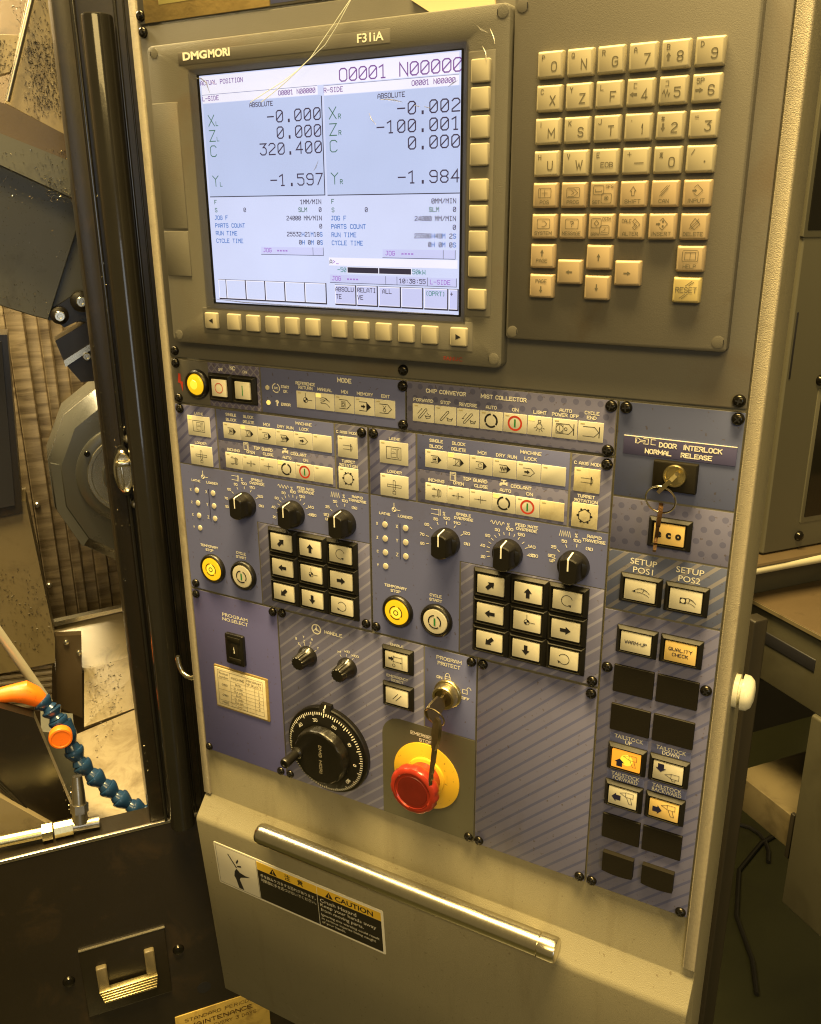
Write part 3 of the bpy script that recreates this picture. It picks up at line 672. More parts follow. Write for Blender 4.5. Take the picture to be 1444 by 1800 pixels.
for v, c in ((59, 'X'), (48.8, 'Z'), (38.5, 'C'), (18, 'Y')):
    st(c, -465.4, v, 7.2, 6, 5.4, .62, 'scr_green'); st(c, -360.5, v - .4, 7.2, 6, 5.6, .62, 'scr_green')
    if c != 'C': st('L', -458.6, v, 2.7, m='scr_green'); st('R', -353.2, v - .3, 2.7, m='scr_green')
for du, q in ((0, ('1MM/MIN', '25532', '21', '18')), (104.4, ('0MM/MIN', '25506', '49', ' 2'))):
    dv = -.5 if du else 0; r_ = -369.7 + du
    st('F', -465.2 + du, 5.6 + dv, m='scr_green'); st('S', -465.2 + du, 0 + dv, m='scr_green'); st('0', -438.2 + du, 0 + dv)
    st(q[0], r_, 5.0 + dv, align='R'); st('SLM', -389 + du, -.2 + dv, m='scr_green'); st('0', r_, -.2 + dv, align='R')
    st('JOG F', -466 + du, -5.4 + dv, m='scr_blue'); st('24000', -399.7 + du, -5.8 + dv); st('MM/MIN', r_, -5.8 + dv, align='R')
    st('PARTS COUNT', -466 + du, -10.9 + dv, m='scr_blue'); st('0', r_, -11.2 + dv, align='R')
    st('RUN TIME', -466 + du, -16.4 + dv, m='scr_blue'); st('CYCLE TIME', -466 + du, -21.8 + dv, m='scr_blue')
    st(q[1], -400 + du, -16.7 + dv); st(q[2], -400 + du + 2.6 * 6, -16.7 + dv); st(q[3], -400 + du + 2.6 * 9, -16.7 + dv)
    for k_, x in (('H', 5), ('M', 8), ('S', 11)): st(k_, -400 + du + 2.6 * x, -16.7 + dv, m='scr_blue')
    for k_, x, mm_ in (('0', 4, 'scr_num'), ('H', 5, 'scr_blue'), ('0', 7, 'scr_num'), ('M', 8, 'scr_blue'), ('0', 10, 'scr_num'), ('S', 11, 'scr_blue')): st(k_, -400 + du + 2.6 * x, -22.2 + dv, m=mm_)
for u, v in ((-422, -28), (-318.1, -28.6), (-362.3, -46.4)):
    st('JOG', u, v, m='scr_violet'); st('****', u + 12.4, v, 2.2, 2.5, 1.5, .3, 'scr_violet')
st('A', -364, -35.0); st('>_', -361.2, -35.0, m='scr_violet'); st('-50', -357.6, -40.4, m='scr_teal'); st('50kW', -297.3, -40.4, m='scr_teal')
st('10:38:55', -307.6, -46.6); st('L-SIDE', -283.8, -46.6, m='scr_violet')
for b_, u, v, m_ in (('ABSOLU', -359.8, -53.8, 'scr_num'), ('TE', -359.6, -58.9, 'scr_num'), ('RELATI', -341.6, -53.8, 'scr_num'), ('VE', -341.6, -58.9, 'scr_num'), ('ALL', -321, -54, 'scr_num'), ('(OPRT)', -287.4, -54.2, 'scr_teal'), ('+', -268.8, -54, 'scr_num')): st(b_, u, v, m=m_)
# crinkled clear film over the screen
fm = MB(); nx, ny = 44, 34; L = []
for j in range(ny + 1):
    row = []
    for i in range(nx + 1):
        u = -478 + 222 * i / nx; v = -71 + 168 * j / ny
        e = min(i, nx - i, j, ny - j) / 6.0
        z = 12.5 + .45 * math.sin(u * .05 + v * .031) + .3 * math.sin(u * .09 - v * .07 + 1) + .5 * max(0, 1 - math.hypot(u + 330, v - 48) / 30) * math.sin(math.hypot(u + 330, v - 48) * .5)
        if i > nx * .8 and j > ny * .82: z += 2.2 * ((i / nx - .8) / .2) * ((j / ny - .82) / .18) * (1 + .5 * math.sin(i * 1.3 + j * 2.1))
        if i < nx * .1 and j > ny * .85: z += 1.2 * (1 - i / nx / .1) * ((j / ny - .85) / .15)
        row.append((u, v, z if e > 0 else 12.35))
    L.append(row)
fm.loft(L, False, False, close=False)
part('clear_film', fm, 'clear_film', D, label='crinkled clear plastic film over the screen')

for p_ in ([(-318.5, 67.7), (-312.7, 67.6), (-306.7, 66.6), (-301.5, 65.3)], [(-292.6, 63.0), (-288.9, 61.8)], [(-285.7, 61.8), (-282.4, 60.9)], [(-326.7, 60.4), (-324.9, 56.6), (-321.5, 53.1)], [(-269.2, 72.1), (-266.1, 73.9), (-263, 75.1)],
           [(-471.2, 90.6), (-465.6, 89.9), (-461.2, 87), (-458.6, 80.2)], [(-367.6, 32.8), (-370, 28.3), (-371.8, 26.4)], [(-249.8, 103.9), (-246, 100.6), (-242.3, 99.2)], [(-245.9, 92.7), (-243.5, 88.7), (-242.9, 84.1)], [(-241, 101.3), (-238.6, 96.6), (-237.6, 92.8)], [(-470.5, -63), (-440, -64.6), (-380, -65.2), (-300, -65.6), (-264, -65.4)]):
    n_ = len(p_); part('glint_crease', MB().tube([(x, y, 13.0 if x < -256 else 14.9) for x, y in p_], [.12] + [.5 if n_ > 2 else .35] * (n_ - 2) + [.12] if n_ > 2 else .3, 8), 'glint_crease', D)  # thin ridges added along the highlight streaks to catch the lamps
# two loose wires hanging over the top of the display
solo('loose_wire', MB().tube([(-325, 185, 8), (-331, 150, 9), (-338.5, 126, 14), (-351, 113, 15), (-369.5, 95.5, 15), (-381, 88.5, 15), (-391.5, 83.5, 15), (-407, 77.5, 15), (-421.5, 71.7, 15)], .27, 6), 'wire', 'thin loose wire hanging over the screen, ending at the first letter of ABSOLUTE', 'wire', (-325, 185, 8))
solo('loose_wire', MB().tube([(-323, 185, 8), (-329, 152, 10), (-337, 126, 15), (-347, 112.5, 16), (-357, 102, 16), (-371, 93.8, 16), (-387.5, 83.8, 15.6), (-400, 77, 15.6), (-411.5, 71.4, 15.4)], .27, 6), 'wire', 'thin loose wire hanging over the screen, the shorter of two', 'wire', (-323, 185, 8))

# ------------------------------------------------------------------ data entry keypad
KP = thing('data_entry_keypad', 'grey keypad unit with square cream letter keys and tan function keys', 'keypad', (-158, -79, 2))
part('keypad_body', MB().rbox(-227.9, -89.3, -79.2, 122, 1.9, 10, 1.2, 2.5), 'keypad', KP, (-158, 20, 2))
for u, v in ((-223, -74.5), (-94.5, -73.5), (-222.8, 112)):
    s = part('screw_cover', MB().lathe(u, v, [(3.6, 9.8), (3.6, 10.25), (3.1, 10.35)], 20), 'keypad', KP)
    part('slot', MB().box(u + 2.9, u + 3.3, v - 1.4, v + 1.6, 10.2, 10.5), 'ink', s)
cu = [-203.0 + 17.92 * i for i in range(6)]; cvv = [79.4 - 17.78 * j for j in range(6)]
_kk = {}
def key(u, v, m):
    if m not in _kk:
        _kk[m] = part('key', MB().loft([rrect(u - 7.8, u + 7.8, v - 7.2, v + 7.2, .7, 9.8), rrect(u - 7.8, u + 7.8, v - 7.2, v + 7.2, .7, 13.0), rrect(u - 7.6, u + 7.6, v - 7.0, v + 7.0, .7, 13.4), rrect(u - 6.9, u + 6.9, v - 6.3, v + 6.2, .8, 14.3), rrect(u - 6.6, u + 6.6, v - 6.0, v + 5.9, .7, 14.4)]), m, KP, (u, v, 10)); return _kk[m]
    k = twin(_kk[m], KP, (u, v, 10)); k.rotation_euler = (rnd.uniform(-.008, .008), rnd.uniform(-.009, .009), rnd.uniform(-.008, .008)); return k
KH = 14.52
def leg(k, mb): return part('legend', mb, 'key_ink', k)
rows = [[('P', 'O'), ('Q', 'N'), ('R', 'G'), ('A', '7'), ('B', '8', 90), ('D', '9')], [('C', 'X'), ('Y', 'Z'), ('L', 'F'), ('[', '4', 180), (']', '5', 'w'), ('SP', '6', 0)],
        [('I', 'M'), ('K', 'S'), ('J', 'T'), (',', '1'), ('#', '2', 270), ('=', '3')], [('H', 'U'), ('V', 'W'), ('E', 'EOB'), ('+', '-'), ('*', '0'), ('/', '.')]]
for j, row in enumerate(rows):
    for i, r in enumerate(row):
        u, v = cu[i], cvv[j]; k = key(u, v, 'key_cream'); mb = MB()
        num = i >= 3
        if r[0] in '[]':
            s = 1 if r[0] == '[' else -1; mb.stroke([(u - 3.0 + s, v + 4.6), (u - 3.0 - s * .6, v + 4.6), (u - 3.0 - s * .6, v + 2.2), (u - 3.0 + s, v + 2.2)], .35, KH)
        elif r[0] == '+': mb.stroke([(u - 4.6, v + 3.6), (u - 2.6, v + 3.6)], .35, KH).stroke([(u - 3.6, v + 4.6), (u - 3.6, v + 2.6)], .35, KH)
        elif r[0] == '=': mb.stroke([(u - 4.6, v + 3.9), (u - 2.6, v + 3.9)], .32, KH).stroke([(u - 4.6, v + 3.0), (u - 2.6, v + 3.0)], .32, KH)
        elif r[0] == '*': mb.text('*', u - 3.4, v + 2.6, 3.0, None, KH)
        elif r[0] == ',': mb.text(',', u - 3.6, v + 4.6, 2.6, None, KH)
        else: mb.text(r[0], u - 4.0 + (.6 if len(r[0]) > 1 else 0), v + 3.6, 2.9, 4.2 if len(r[0]) > 1 else None, KH)
        if r[1] == 'EOB': mb.text('EOB', u + 1.4, v - 1.6, 2.9, 7.4, KH)
        elif r[1] == '-': mb.stroke([(u - .4, v - 1.2), (u + 4.6, v - 1.2)], .5, KH)
        elif r[1] == '.': mb.poly(circ(u + 2.6, v - 1.4, .5, 8), KH)
        else: mb.text(r[1], u + 2.6, v - 1.2, 5.4, None, KH, -.004)
        if len(r) > 2:
            if r[2] == 'w': mb.stroke([(u - 5.4, v - 1.6), (u - 4.6, v + .2), (u - 3.6, v - 2.8), (u - 2.8, v + .2), (u - 2.0, v - 2.8), (u - 1.4, v - 1.4)], .45, KH)
            else: mb.poly(sh(poly_arrow(r[2], 4.2, 2.6, 1.2), u - 3.7, v - 1.0), KH)
        leg(k, mb)
def rr(x0, x1, y0, y1, c=.8): return [(x, y) for x, y, _ in rrect(x0, x1, y0, y1, c, 0, 2)]
def fk(i, j, name, draw):
    u, v = cu[i], cvv[j]; k = key(u, v, 'key_tan'); mb = MB()
    if name: mb.text(name, u, v - 4.0, 2.2, min(len(name) * 1.75 + .6, 11.6), KH)
    for p in draw:
        if p[0] == 't': mb.text(p[1], u + p[2], v + p[3], p[4], p[5], KH)
        elif p[0] == 'f': mb.poly([(u + x, v + y) for x, y in p[1]], KH)
        else: mb.stroke([(u + x, v + y) for x, y in p[1]], .30, KH, p[0] == 'c')
    leg(k, mb)
HEX = [(-1.8, 2.6), (.2, 4.2), (2.4, 1.2), (.2, -1.6), (-1.8, 0)]
fk(0, 4, 'POS', [('c', rr(-4, 4, -1.4, 4.0)), ('s', [(0, 3.2), (0, -.6)]), ('s', [(-1.8, 1.3), (1.8, 1.3)]), ('s', [(-2.8, 3.6), (-2.8, -1)])])
fk(1, 4, 'PROG', [('c', rr(-4, 4, -1.4, 4.0)), ('s', [(-3, 3.4), (.6, 3.4), (2.8, 1.3), (.6, -.8), (-3, -.8)]), ('s', [(-1, 2.4), (.6, 1.3), (-1, .2)])])
fk(2, 4, '', [('c', rr(-5.6, .6, 0, 5.0)), ('s', [(-4.4, 2.8), (-4.4, 1.6), (-.6, 1.6), (-.6, 2.2)]), ('t', 'OFS', 4.0, 4.4, 1.9, 4.6), ('t', 'SET', -3.6, -4.2, 2.0, 4.6), ('c', rr(-.6, 5.4, -4.8, .6)), ('c', circ(2.4, -2.0, 1.2, 12)), ('f', circ(2.4, -2.0, .7, 8))])
fk(3, 4, 'SHIFT', [('c', [(-.8, -.8), (-.8, 1.6), (-1.7, 1.6), (0, 4.0), (1.7, 1.6), (.8, 1.6), (.8, -.8)])])
fk(4, 4, 'CAN', [('s', [(-2.6, -1.4), (2.6, 4.4)]), ('s', [(-1.6, -1.2), (2.0, 2.8)]), ('s', [(-2.0, .6), (1.4, 4.2)])])
fk(5, 4, 'INPUT', [('s', [(-1.6, 3.0), (.2, 4.4), (3.2, 1.4), (.2, -1.6), (-1.6, 0)]), ('f', sh(poly_arrow(0, 2.6, 1.6, .8), -1.2, 1.4))])
fk(0, 5, 'SYSTEM', [('c', rr(-4, 4, -1.4, 4.2)), ('s', [(-1, 3.0), (.6, 3.0), (2.2, 1.4), (.6, -.2), (-1, -.2)])])
fk(1, 5, 'MESSAGE', [('c', rr(-4, 4, -1.4, 4.2)), ('t', '?', 0, 1.4, 3.6, None)])
fk(2, 5, '', [('c', rr(-5.8, .2, -.8, 4.4)), ('c', [(-2.6, 3.4), (-1.2, 1.8), (-2.6, .2), (-4.0, 1.8)]), ('t', 'CSTM', 3.4, 4.2, 1.9, 5.2), ('t', 'GRPH', -3.2, -4.4, 1.9, 5.0), ('c', rr(-.4, 5.2, -4.4, .4)), ('s', [(.6, -2.8), (2.2, -2.4), (3.0, -.8)]), ('s', [(.4, -3.6), (4.4, -3.6)])])
fk(3, 5, 'ALTER', [('t', 'CALC', -2.6, 3.2, 2.0, 5.6), ('c', [(2.2, 4.4), (5.4, 1.2), (2.4, -1.8), (1.2, -.4), (2.6, 1.2), (1.0, 2.8)]), ('s', [(3.2, 2.6), (2.2, 1.4), (3.6, .6), (2.6, -.6)])])
fk(4, 5, 'INSERT', [('s', [(-1.2, 3.2), (.4, 4.6), (3.2, 1.4), (.4, -1.8), (-1.2, -.4)]), ('f', sh(poly_arrow(0, 2.6, 1.6, .8), -2.0, 1.4)), ('f', circ(.6, 2.8, .6, 8)), ('f', circ(.6, .2, .6, 8))])
fk(5, 5, 'DELETE', [('c', [(.4, 4.4), (3.4, 1.4), (.4, -1.6), (-2.0, .8)]), ('s', [(-2.4, -1.0), (2.6, 4.2)]), ('s', [(-1.4, -1.4), (2.8, 2.8)])])
def ak(u, v, d, name=None, below=True):
    k = key(u, v, 'key_tan'); mb = MB(); dy = 0
    if name: dy = 1.9 if below else -2.2; mb.text(name, u, v + (-2.7 if below else 3.0), 2.2, 7.4, KH)
    mb.poly(sh(poly_arrow(d, 4.2, 2.2, .8), u, v + dy), KH); leg(k, mb)
ak(-203.2, -27.0, 90, 'PAGE'); ak(-203.1, -44.9, 270, 'PAGE', False); ak(-185.4, -36, 180); ak(-167.4, -27.1, 90); ak(-167.6, -44.8, 270); ak(-149.5, -35.9, 0)
u, v = -113.8, -27.0; k = key(u, v, 'key_tan')
leg(k, MB().text('HELP', u, v - 4.2, 2.2, 7.4, KH).stroke([(u + x, v + y) for x, y in rr(-4.4, 4.4, -1.6, 4.6, 1)], .3, KH, True).stroke([(u - 3, v + 3.4), (u, v + 3.4), (u, v - .6), (u - 3, v - .6)], .28, KH, True).stroke([(u, v + 3.4), (u + 3, v + 3.4), (u + 3, v - .6), (u, v - .6)], .28, KH, True))
u, v = -114.4, -44.4; k = key(u, v, 'key_reset')
leg(k, MB().text('RESET', u, v + .1, 3.2, 12.2, KH).stroke([(u - .6, v + 2.4), (u + 3, v + 5.2)], .34, KH).stroke([(u + 1.2, v + 2.4), (u + 4, v + 4.6)], .34, KH).stroke([(u - 3.6, v - 4.6), (u - .4, v - 2.2)], .34, KH).stroke([(u - 2.2, v - 4.8), (u + 1.0, v - 2.2)], .34, KH))
# ------------------------------------------------------------------ push buttons and knobs
def push(t, cu, cv, w_=28.0, hh=20.6, m='cap', sym=None, cw=20.4, ch=14.2, h=2.2, label=None, low=0.0):
    a, b_, c, d = cu - w_ / 2, cu + w_ / 2, cv - hh / 2, cv + hh / 2; H = h + 4.2
    L = [rrect(a, b_, c, d, .5, h - .3), rrect(a, b_, c, d, .5, h + 1.6), rrect(a + .35, b_ - .35, c + .3, d - .3, .5, h + 2.0), rrect(a + 2.0, b_ - 2.0, c + 1.7, d - 1.7, .5, H),
         rrect(a + 2.7, b_ - 2.7, c + 2.2, d - 2.2, .4, H), rrect(a + 3.0, b_ - 3.0, c + 2.5, d - 2.5, .4, H - 1.6)]
    k = part('push_button', MB().loft(L), 'housing', t, (cu, cv, h), label)
    x0, x1, y0, y1 = cu - cw / 2, cu + cw / 2, cv - ch / 2, cv + ch / 2
    part('button_cap', MB().rbox(x0, x1, y0, y1, H - 2, H - .25 - low, .15, .4), m, k)
    if sym: symbols(k, sym, cu, cv, H - .15 - low)
    return k
def round_button(t, cu, cv, lit, sym, R=13.4, h=2.2, label=None):
    k = part('round_button', MB().lathe(cu, cv, [(R, h - .3), (R, h + 1.8), (R - .7, h + 3.4), (R - 1.8, h + 4.0), (R - 2.6, h + 3.6), (R - 3.0, h + 2.4)], 44), 'black', t, (cu, cv, h), label)
    part('lens', MB().lathe(cu, cv, [(R - 3.1, h + 1.5), (R - 3.1, h + 3.4), (R - 3.6, h + 3.9), (R - 6, h + 4.15), (1.0, h + 4.2)], 40), 'lit_yellow' if lit else 'cap', k)
    if lit: part('glow_spot', MB().lathe(cu, cv, [(4.6, h + 4.1), (4.5, h + 4.27)], 28), 'lit_core', k)
    if sym: symbols(k, sym, cu, cv, h + 4.36)
    return k
CSTART = lambda s: [('symbol', ('ink', swing(5.2, 1.0))), ('symbol', ('ink_green', [F([(-.75, -3.1), (.75, -3.1), (.75, 3.1), (-.75, 3.1)])]))]
TSTOP = lambda s: [('symbol', ('ink_olive', swing(5.4, .95))), ('symbol', ('ink_olive', [S(circ(0, 0, 1.9, 20), .8, True)]))]
def big_knob(t, cu, cv, h=2.2, ang=0.0):
    n = 40; L = []
    def lp(r, cl, hh, sy=1.0):
        o = []
        for j in range(n):
            a = 2 * math.pi * j / n; x, y = r * math.cos(a), r * math.sin(a) * sy
            x = max(-cl, min(cl, x)); o.append((cu + x, cv + y, hh))
        return o
    for r, cl, hh, sy in ((11.0, 99, h - .2, 1), (11.0, 99, h + 4.6, 1), (10.6, 99, h + 5.6, 1), (10.4, 7.6, h + 6.8, 1), (9.6, 6.4, h + 13.4, 1), (8.9, 5.7, h + 14.2, .97)): L.append(lp(r, cl, hh, sy))
    k = part('rotary_knob', MB().loft(L), 'black', t, (cu, cv, h))
    mb = MB(); w_ = .55
    path = [(11.1, h + 4.8), (10.7, h + 6.0), (9.75, h + 13.4), (8.7, h + 14.35), (.6, h + 14.35)]
    vs = []
    for y, hh in path: vs += [(cu - w_, cv + y, hh + .05), (cu + w_, cv + y, hh + .05)]
    mb.add(vs, [(2 * i, 2 * i + 1, 2 * i + 3, 2 * i + 2) for i in range(len(path) - 1)])
    part('pointer_line', mb, 'print', k)
    return k
def dial_marks(t, cu, cv, marks, r0=14.6, r1=16.6, rl=19.2, H=2.3, short=()):
    mb = MB()
    for a, txt, W in marks:
        x, y = math.sin(math.radians(a)), math.cos(math.radians(a))
        mb.stroke([(cu + x * r0, cv + y * r0), (cu + x * r1, cv + y * r1)], .5, TX)
        if txt: mb.text(txt, cu + x * (rl + (.9 if abs(a) > 50 else 0)), cv + y * rl, H, W, TX, .02)
    for a in short:
        x, y = math.sin(math.radians(a)), math.cos(math.radians(a)); mb.stroke([(cu + x * r0, cv + y * r0), (cu + x * r1, cv + y * r1)], .45, TX)
    return part('scale', mb, 'print', t)

# ------------------------------------------------------------------ power and mode plate
t = plate('narrow plate with power lamp, off and on buttons and five mode keys', -531, -306.8, -151.2, -114.2)
zone(t, -490.5, -438.4, -150.3, -114.9, 'film_diamond'); zone(t, -437.0, -307.6, -150.3, -114.9, 'film')
for p in ((-524.6, -117.9), (-524.5, -147.0), (-309.2, -118.7), (-309.2, -147.1)): screw(t, *p)
part('flash_mark', MB().poly([(-523.2, -126.2), (-520.6, -126.6), (-521.0, -132.6), (-518.6, -133.2), (-519.6, -141.4), (-521.6, -134.6), (-524.2, -134.0)], TX), 'ink_red', t)
u, v = up(-504.4, -134.0, 4.5)
k = part('power_lamp', MB().lathe(u, v, [(12, 1.9), (12, 4.2), (11.2, 6.0), (9.9, 6.8), (9.0, 6.4), (8.7, 4.2)], 44), 'black', t, (u, v, 2.2))
part('lens', MB().lathe(u, v, [(8.6, 3.5), (8.6, 5.6), (8.0, 6.7), (6.0, 7.6), (3.0, 8.1), (.8, 8.2)], 36), 'lit_yellow', k)
part('glow_spot', MB().lathe(u, v, [(4.0, 7.7), (3.6, 8.25), (.5, 8.4)], 24), 'lit_core', k)
for cu_, m_, sy in ((-477.2, 'cap', lambda s: [('symbol', ('ink_red', [S(circ(0, 0, 3.9, 26), .6, True)]))]), (-453.2, 'cap', lambda s: [('symbol', ('ink_green', [F([(-.45, -4), (.45, -4), (.45, 4), (-.45, 4)])]))])):
    push(t, cu_, -134.2, 24.2, 22.6, m_, sy, 15.0, 13.8)
cap(t, 'NC', -464.9, -117.8, 3.4, 5.4, bold=.03); cap(t, 'OFF', -477.2, -119.9, 2.2, 5.0); cap(t, 'ON', -452.6, -119.9, 2.2, 4.4)
part('led', MB().lathe(-431, -130.4, [(2.0, 2.2), (1.8, 2.9), (.6, 3.1)], 16), 'led', t); part('led', MB().lathe(-430.8, -142.2, [(2.0, 2.2), (1.8, 2.9), (.6, 3.1)], 16), 'led_on', t, label='lit amber error light')
cap(t, 'START|OK', -413.8, [-128.4, -131.9], 2.3, [8.0, 4.0]); cap(t, 'ERROR', -413.9, -142.3, 2.3, 9.2); cap(t, '?', -422.2, -141.8, 4.8, bold=.05); cap(t, 'OK', -422.6, -130, 1.9, 3.8)
mb = MB(); [mb.stroke([(-422.6 + x, -130 + y) for x, y in it[1]], .75, TX) for it in swing(3.4)]; part('printed_symbol', mb, 'print', t)
cap(t, 'MODE', -359, -118.9, 3.6, 12.6, bold=.03)
cap(t, 'REFERENCE|RETURN', -394.6, [-124.3, -127.4], 2.5, [18.2, 13.2]); cap(t, 'MANUAL', -376.8, -127.4, 2.5, 13.4); cap(t, 'MDI', -359, -127.5, 2.5, 6.2); cap(t, 'MEMORY', -341.3, -127.5, 2.5, 14.0); cap(t, 'EDIT', -323.8, -127.5, 2.5, 7.2)
for i, s_ in enumerate(('ref', 'manual', 'mdi', 'memory', 'edit')): membrane(t, -403.2 + 17.6 * i, -386.1 + 17.6 * i, -143.3, -130.2, SYM[s_], lit=(i == 1))

# ------------------------------------------------------------------ chip conveyor plate
t = plate('dotted plate of eight keys headed chip conveyor and mist collector', -306.8, -152.4, -151.2, -114.2)
part('printed_film', MB().rbox(-306.0, -153.6, -150.3, -114.9, 1.9, 2.36, .05, .3), 'film_dots', t, (-229.6, -130.3, 0))
for p in ((-156.9, -118.6), (-157.2, -147.6)): screw(t, *p)
cap(t, 'CHIP CONVEYOR', -274.8, -120.3, 3.0, 31.4, bold=.03); cap(t, 'MIST COLLECTOR', -231.2, -120.3, 3.0, 33.6, bold=.03)
for s_, u, W in (('FORWARD', -292.6, 16), ('STOP', -275, 8), ('REVERSE', -257.5, 13.8), ('AUTO', -240, 8.2), ('ON', -222.4, 4.8), ('LIGHT', -204.7, 9.4)): cap(t, s_, u, -127.5, 2.5, W)
cap(t, 'AUTO|POWER OFF', -187, [-124.5, -127.6], 2.4, [8.6, 18.6]); cap(t, 'CYCLE|END', -169.2, [-124.4, -127.5], 2.4, [9.9, 6.6])
for i, s_ in enumerate(('fwd', 'stp', 'rev', 'auto', 'on', 'light', 'apo', 'cend')): membrane(t, -301.1 + 17.6 * i, -284.1 + 17.6 * i, -143.2, -130.2, SYM[s_], lit=(i == 5))

# ------------------------------------------------------------------ the two operation plates
def operation(label, D_, lits, worn, ticks, lights):
    t = plate(label, -531 if D_ == 0 else -339.2, -339.6 if D_ == 0 else -152.4, -320.6, -151.8)
    E0, E1 = (-530.2, -340.4) if D_ == 0 else (-338.4, -153.2)
    zone(t, E0, D_ - 487, -203.6, -152.6, 'film_dark'); zone(t, D_ - 485.4, D_ - 370.2, -178.6, -152.6, 'film'); zone(t, D_ - 485.4, D_ - 370.2, -203.6, -178.9, 'film_dots')
    zone(t, D_ - 368.7, E1, -203.6, -152.6, 'film_light'); part('printed_film', MB().prism([(E0, -319.8), (D_ - 450.4, -319.8), (D_ - 450.4, -244.6), (E1, -244.6), (E1, -204.8), (E0, -204.8)], 1.9, 2.36), 'film', t); zone(t, D_ - 449.2, E1, -319.8, -245.4, 'film_light')
    sc = ((-524.5, -156.2), (-344.8, -156.8), (-524.4, -315.4), (-345, -314.5)) if D_ == 0 else ((-334.6, -156.4), (-157.1, -157.1), (-335.6, -315), (-157.3, -316.3))
    for p in sc: screw(t, *p)
    cap(t, 'LATHE', D_ - 504.4, -158.6, 2.3, 9.6); cap(t, 'LOADER', D_ - 504.9, -183.8, 2.3, 12.8)
    membrane(t, D_ - 517.2, D_ - 493, -177.8, -160.8, SYM['lathe'], lit='lathe' in lits); membrane(t, D_ - 517, D_ - 493, -203.2, -186.2, SYM['loader'])
    cap(t, 'SINGLE|BLOCK', D_ - 470.0, [-156.0, -160.2], 2.5, [11, 10.8]); cap(t, 'BLOCK|DELETE', D_ - 452.1, [-156.0, -160.2], 2.5, [10.4, 11.6]); cap(t, 'M01', D_ - 434, -160.4, 2.5, 6.6)
    cap(t, 'DRY RUN', D_ - 415.6, -160.4, 2.5, 15.6); cap(t, 'MACHINE|LOCK', D_ - 397.8, [-156.0, -160.2], 2.5, [15.4, 9.0])
    for i, s_ in enumerate(('single', 'delete', 'm01', 'dry', 'lock', 'blank')): membrane(t, D_ - 478.8 + 17.8 * i, D_ - 461.4 + 17.8 * i, -176.2, -163, SYM[s_], lit=(i == 1))
    for i, s_ in enumerate(('inching', 'open', 'close', 'auto', 'on', 'blank')): membrane(t, D_ - 478.7 + 17.8 * i, D_ - 461.3 + 17.8 * i, -201.4, -188.1, SYM[s_], lit=(i == 3), m='membrane_worn' if worn and i == 5 else 'membrane')
    cap(t, 'INCHING', D_ - 470, -185.6, 2.5, 13.4); cap(t, 'OPEN', D_ - 452, -185.2, 2.5, 8.6); cap(t, 'CLOSE', D_ - 434.2, -184.9, 2.5, 10.6); cap(t, 'TOP GUARD', D_ - 439, -181.0, 2.7, 19.2)
    cap(t, 'COOLANT', D_ - 404, -181.2, 2.6, 15.4); cap(t, 'AUTO', D_ - 415.6, -185.2, 2.5, 8.6); cap(t, 'ON', D_ - 397.6, -185.2, 2.5, 5.0)
    mb = MB().stroke([(D_ - 456.4 + x, -180.6 + y) for x, y in ((-2.2, 3), (2.2, 3), (2.2, -3), (-2.2, -3))], .5, TX, True).stroke([(D_ - 457.8, -179.6), (D_ - 455, -179.6), (D_ - 455, -182.6)], .4, TX).stroke([(D_ - 457.8, -178.4), (D_ - 455, -178.4)], .4, TX)
    part('printed_symbol', mb, 'print', t); mb = MB()
    x, y = D_ - 417.0, -180.4
    mb.poly([(x - 3.2, y - 1.8), (x - 3.2, y - .3), (x - 2.4, y + .7), (x - .6, y + .8), (x - .6, y + 2.0), (x - 2.2, y + 2.0), (x - 2.2, y + 2.8), (x + 1.8, y + 2.8), (x + 1.8, y + 2.0), (x + .5, y + 2.0), (x + .5, y + .8), (x + 1.8, y + .8), (x + 1.8, y + 1.2), (x + 2.8, y + 1.2), (x + 2.8, y - 1.4), (x + 1.8, y - 1.4), (x + 1.8, y - .8), (x - 1.4, y - .8), (x - 1.8, y - 1.8)], TX)
    part('printed_symbol', mb, 'print', t)
    cap(t, 'C AXIS MODE', D_ - 358.0 + (.6 if D_ else 0), -158.4, 2.3, 19.6); cap(t, 'TURRET|ROTATION', D_ - 357.6, [-181.0, -184.2], 2.3, [12.2, 16.4])
    membrane(t, D_ - 366.6, D_ - 348.8, -178.0, -161.6, SYM['caxis'], m='membrane_worn' if worn else 'membrane'); membrane(t, D_ - 366.8, D_ - 348.9, -203.2, -186, SYM['turret'], m='membrane_worn' if worn else 'membrane', dash=not worn)
    # axis lights
    x, y = D_ - 505.6, -213.4
    mb = MB().stroke([(x, y + 1.8), (x, y + 5.2)], .5, TX).stroke([(x + 1.8, y), (x + 5.2, y - .1)], .45, TX).stroke([(x + a, y + b_) for a, b_ in circ(0, 0, 1.75, 18)], .45, TX, True).poly([(x, y)] + [(x + a, y + b_) for a, b_ in arc(0, 0, 1.8, 90, 180, 6)], TX + .1).poly([(x, y)] + [(x + a, y + b_) for a, b_ in arc(0, 0, 1.8, 270, 360, 6)], TX + .1)
    part('printed_symbol', mb, 'print', t)
    cap(t, 'LATHE', D_ - 513.9, -217.9, 2.2, 9.8); cap(t, 'LOADER', D_ - 496, -217.7, 2.2, 12.6)
    for i, c_ in enumerate('XZCY'):
        v = -226.8 - 11.45 * i; part('led', MB().lathe(D_ - 513.8, v, [(2.5, 2.2), (2.3, 2.8), (.6, 3.0)], 16), 'led', t); cap(t, c_, D_ - 520.8, v - .1, 2.3)
    for i, c_ in enumerate('XYZ'):
        v = -226.7 - 11.45 * i; part('led', MB().lathe(D_ - 495.8, v, [(2.5, 2.2), (2.3, 2.8), (.6, 3.0)], 16), 'led', t); cap(t, c_, D_ - 503.3, v + .2, 2.9, bold=0)
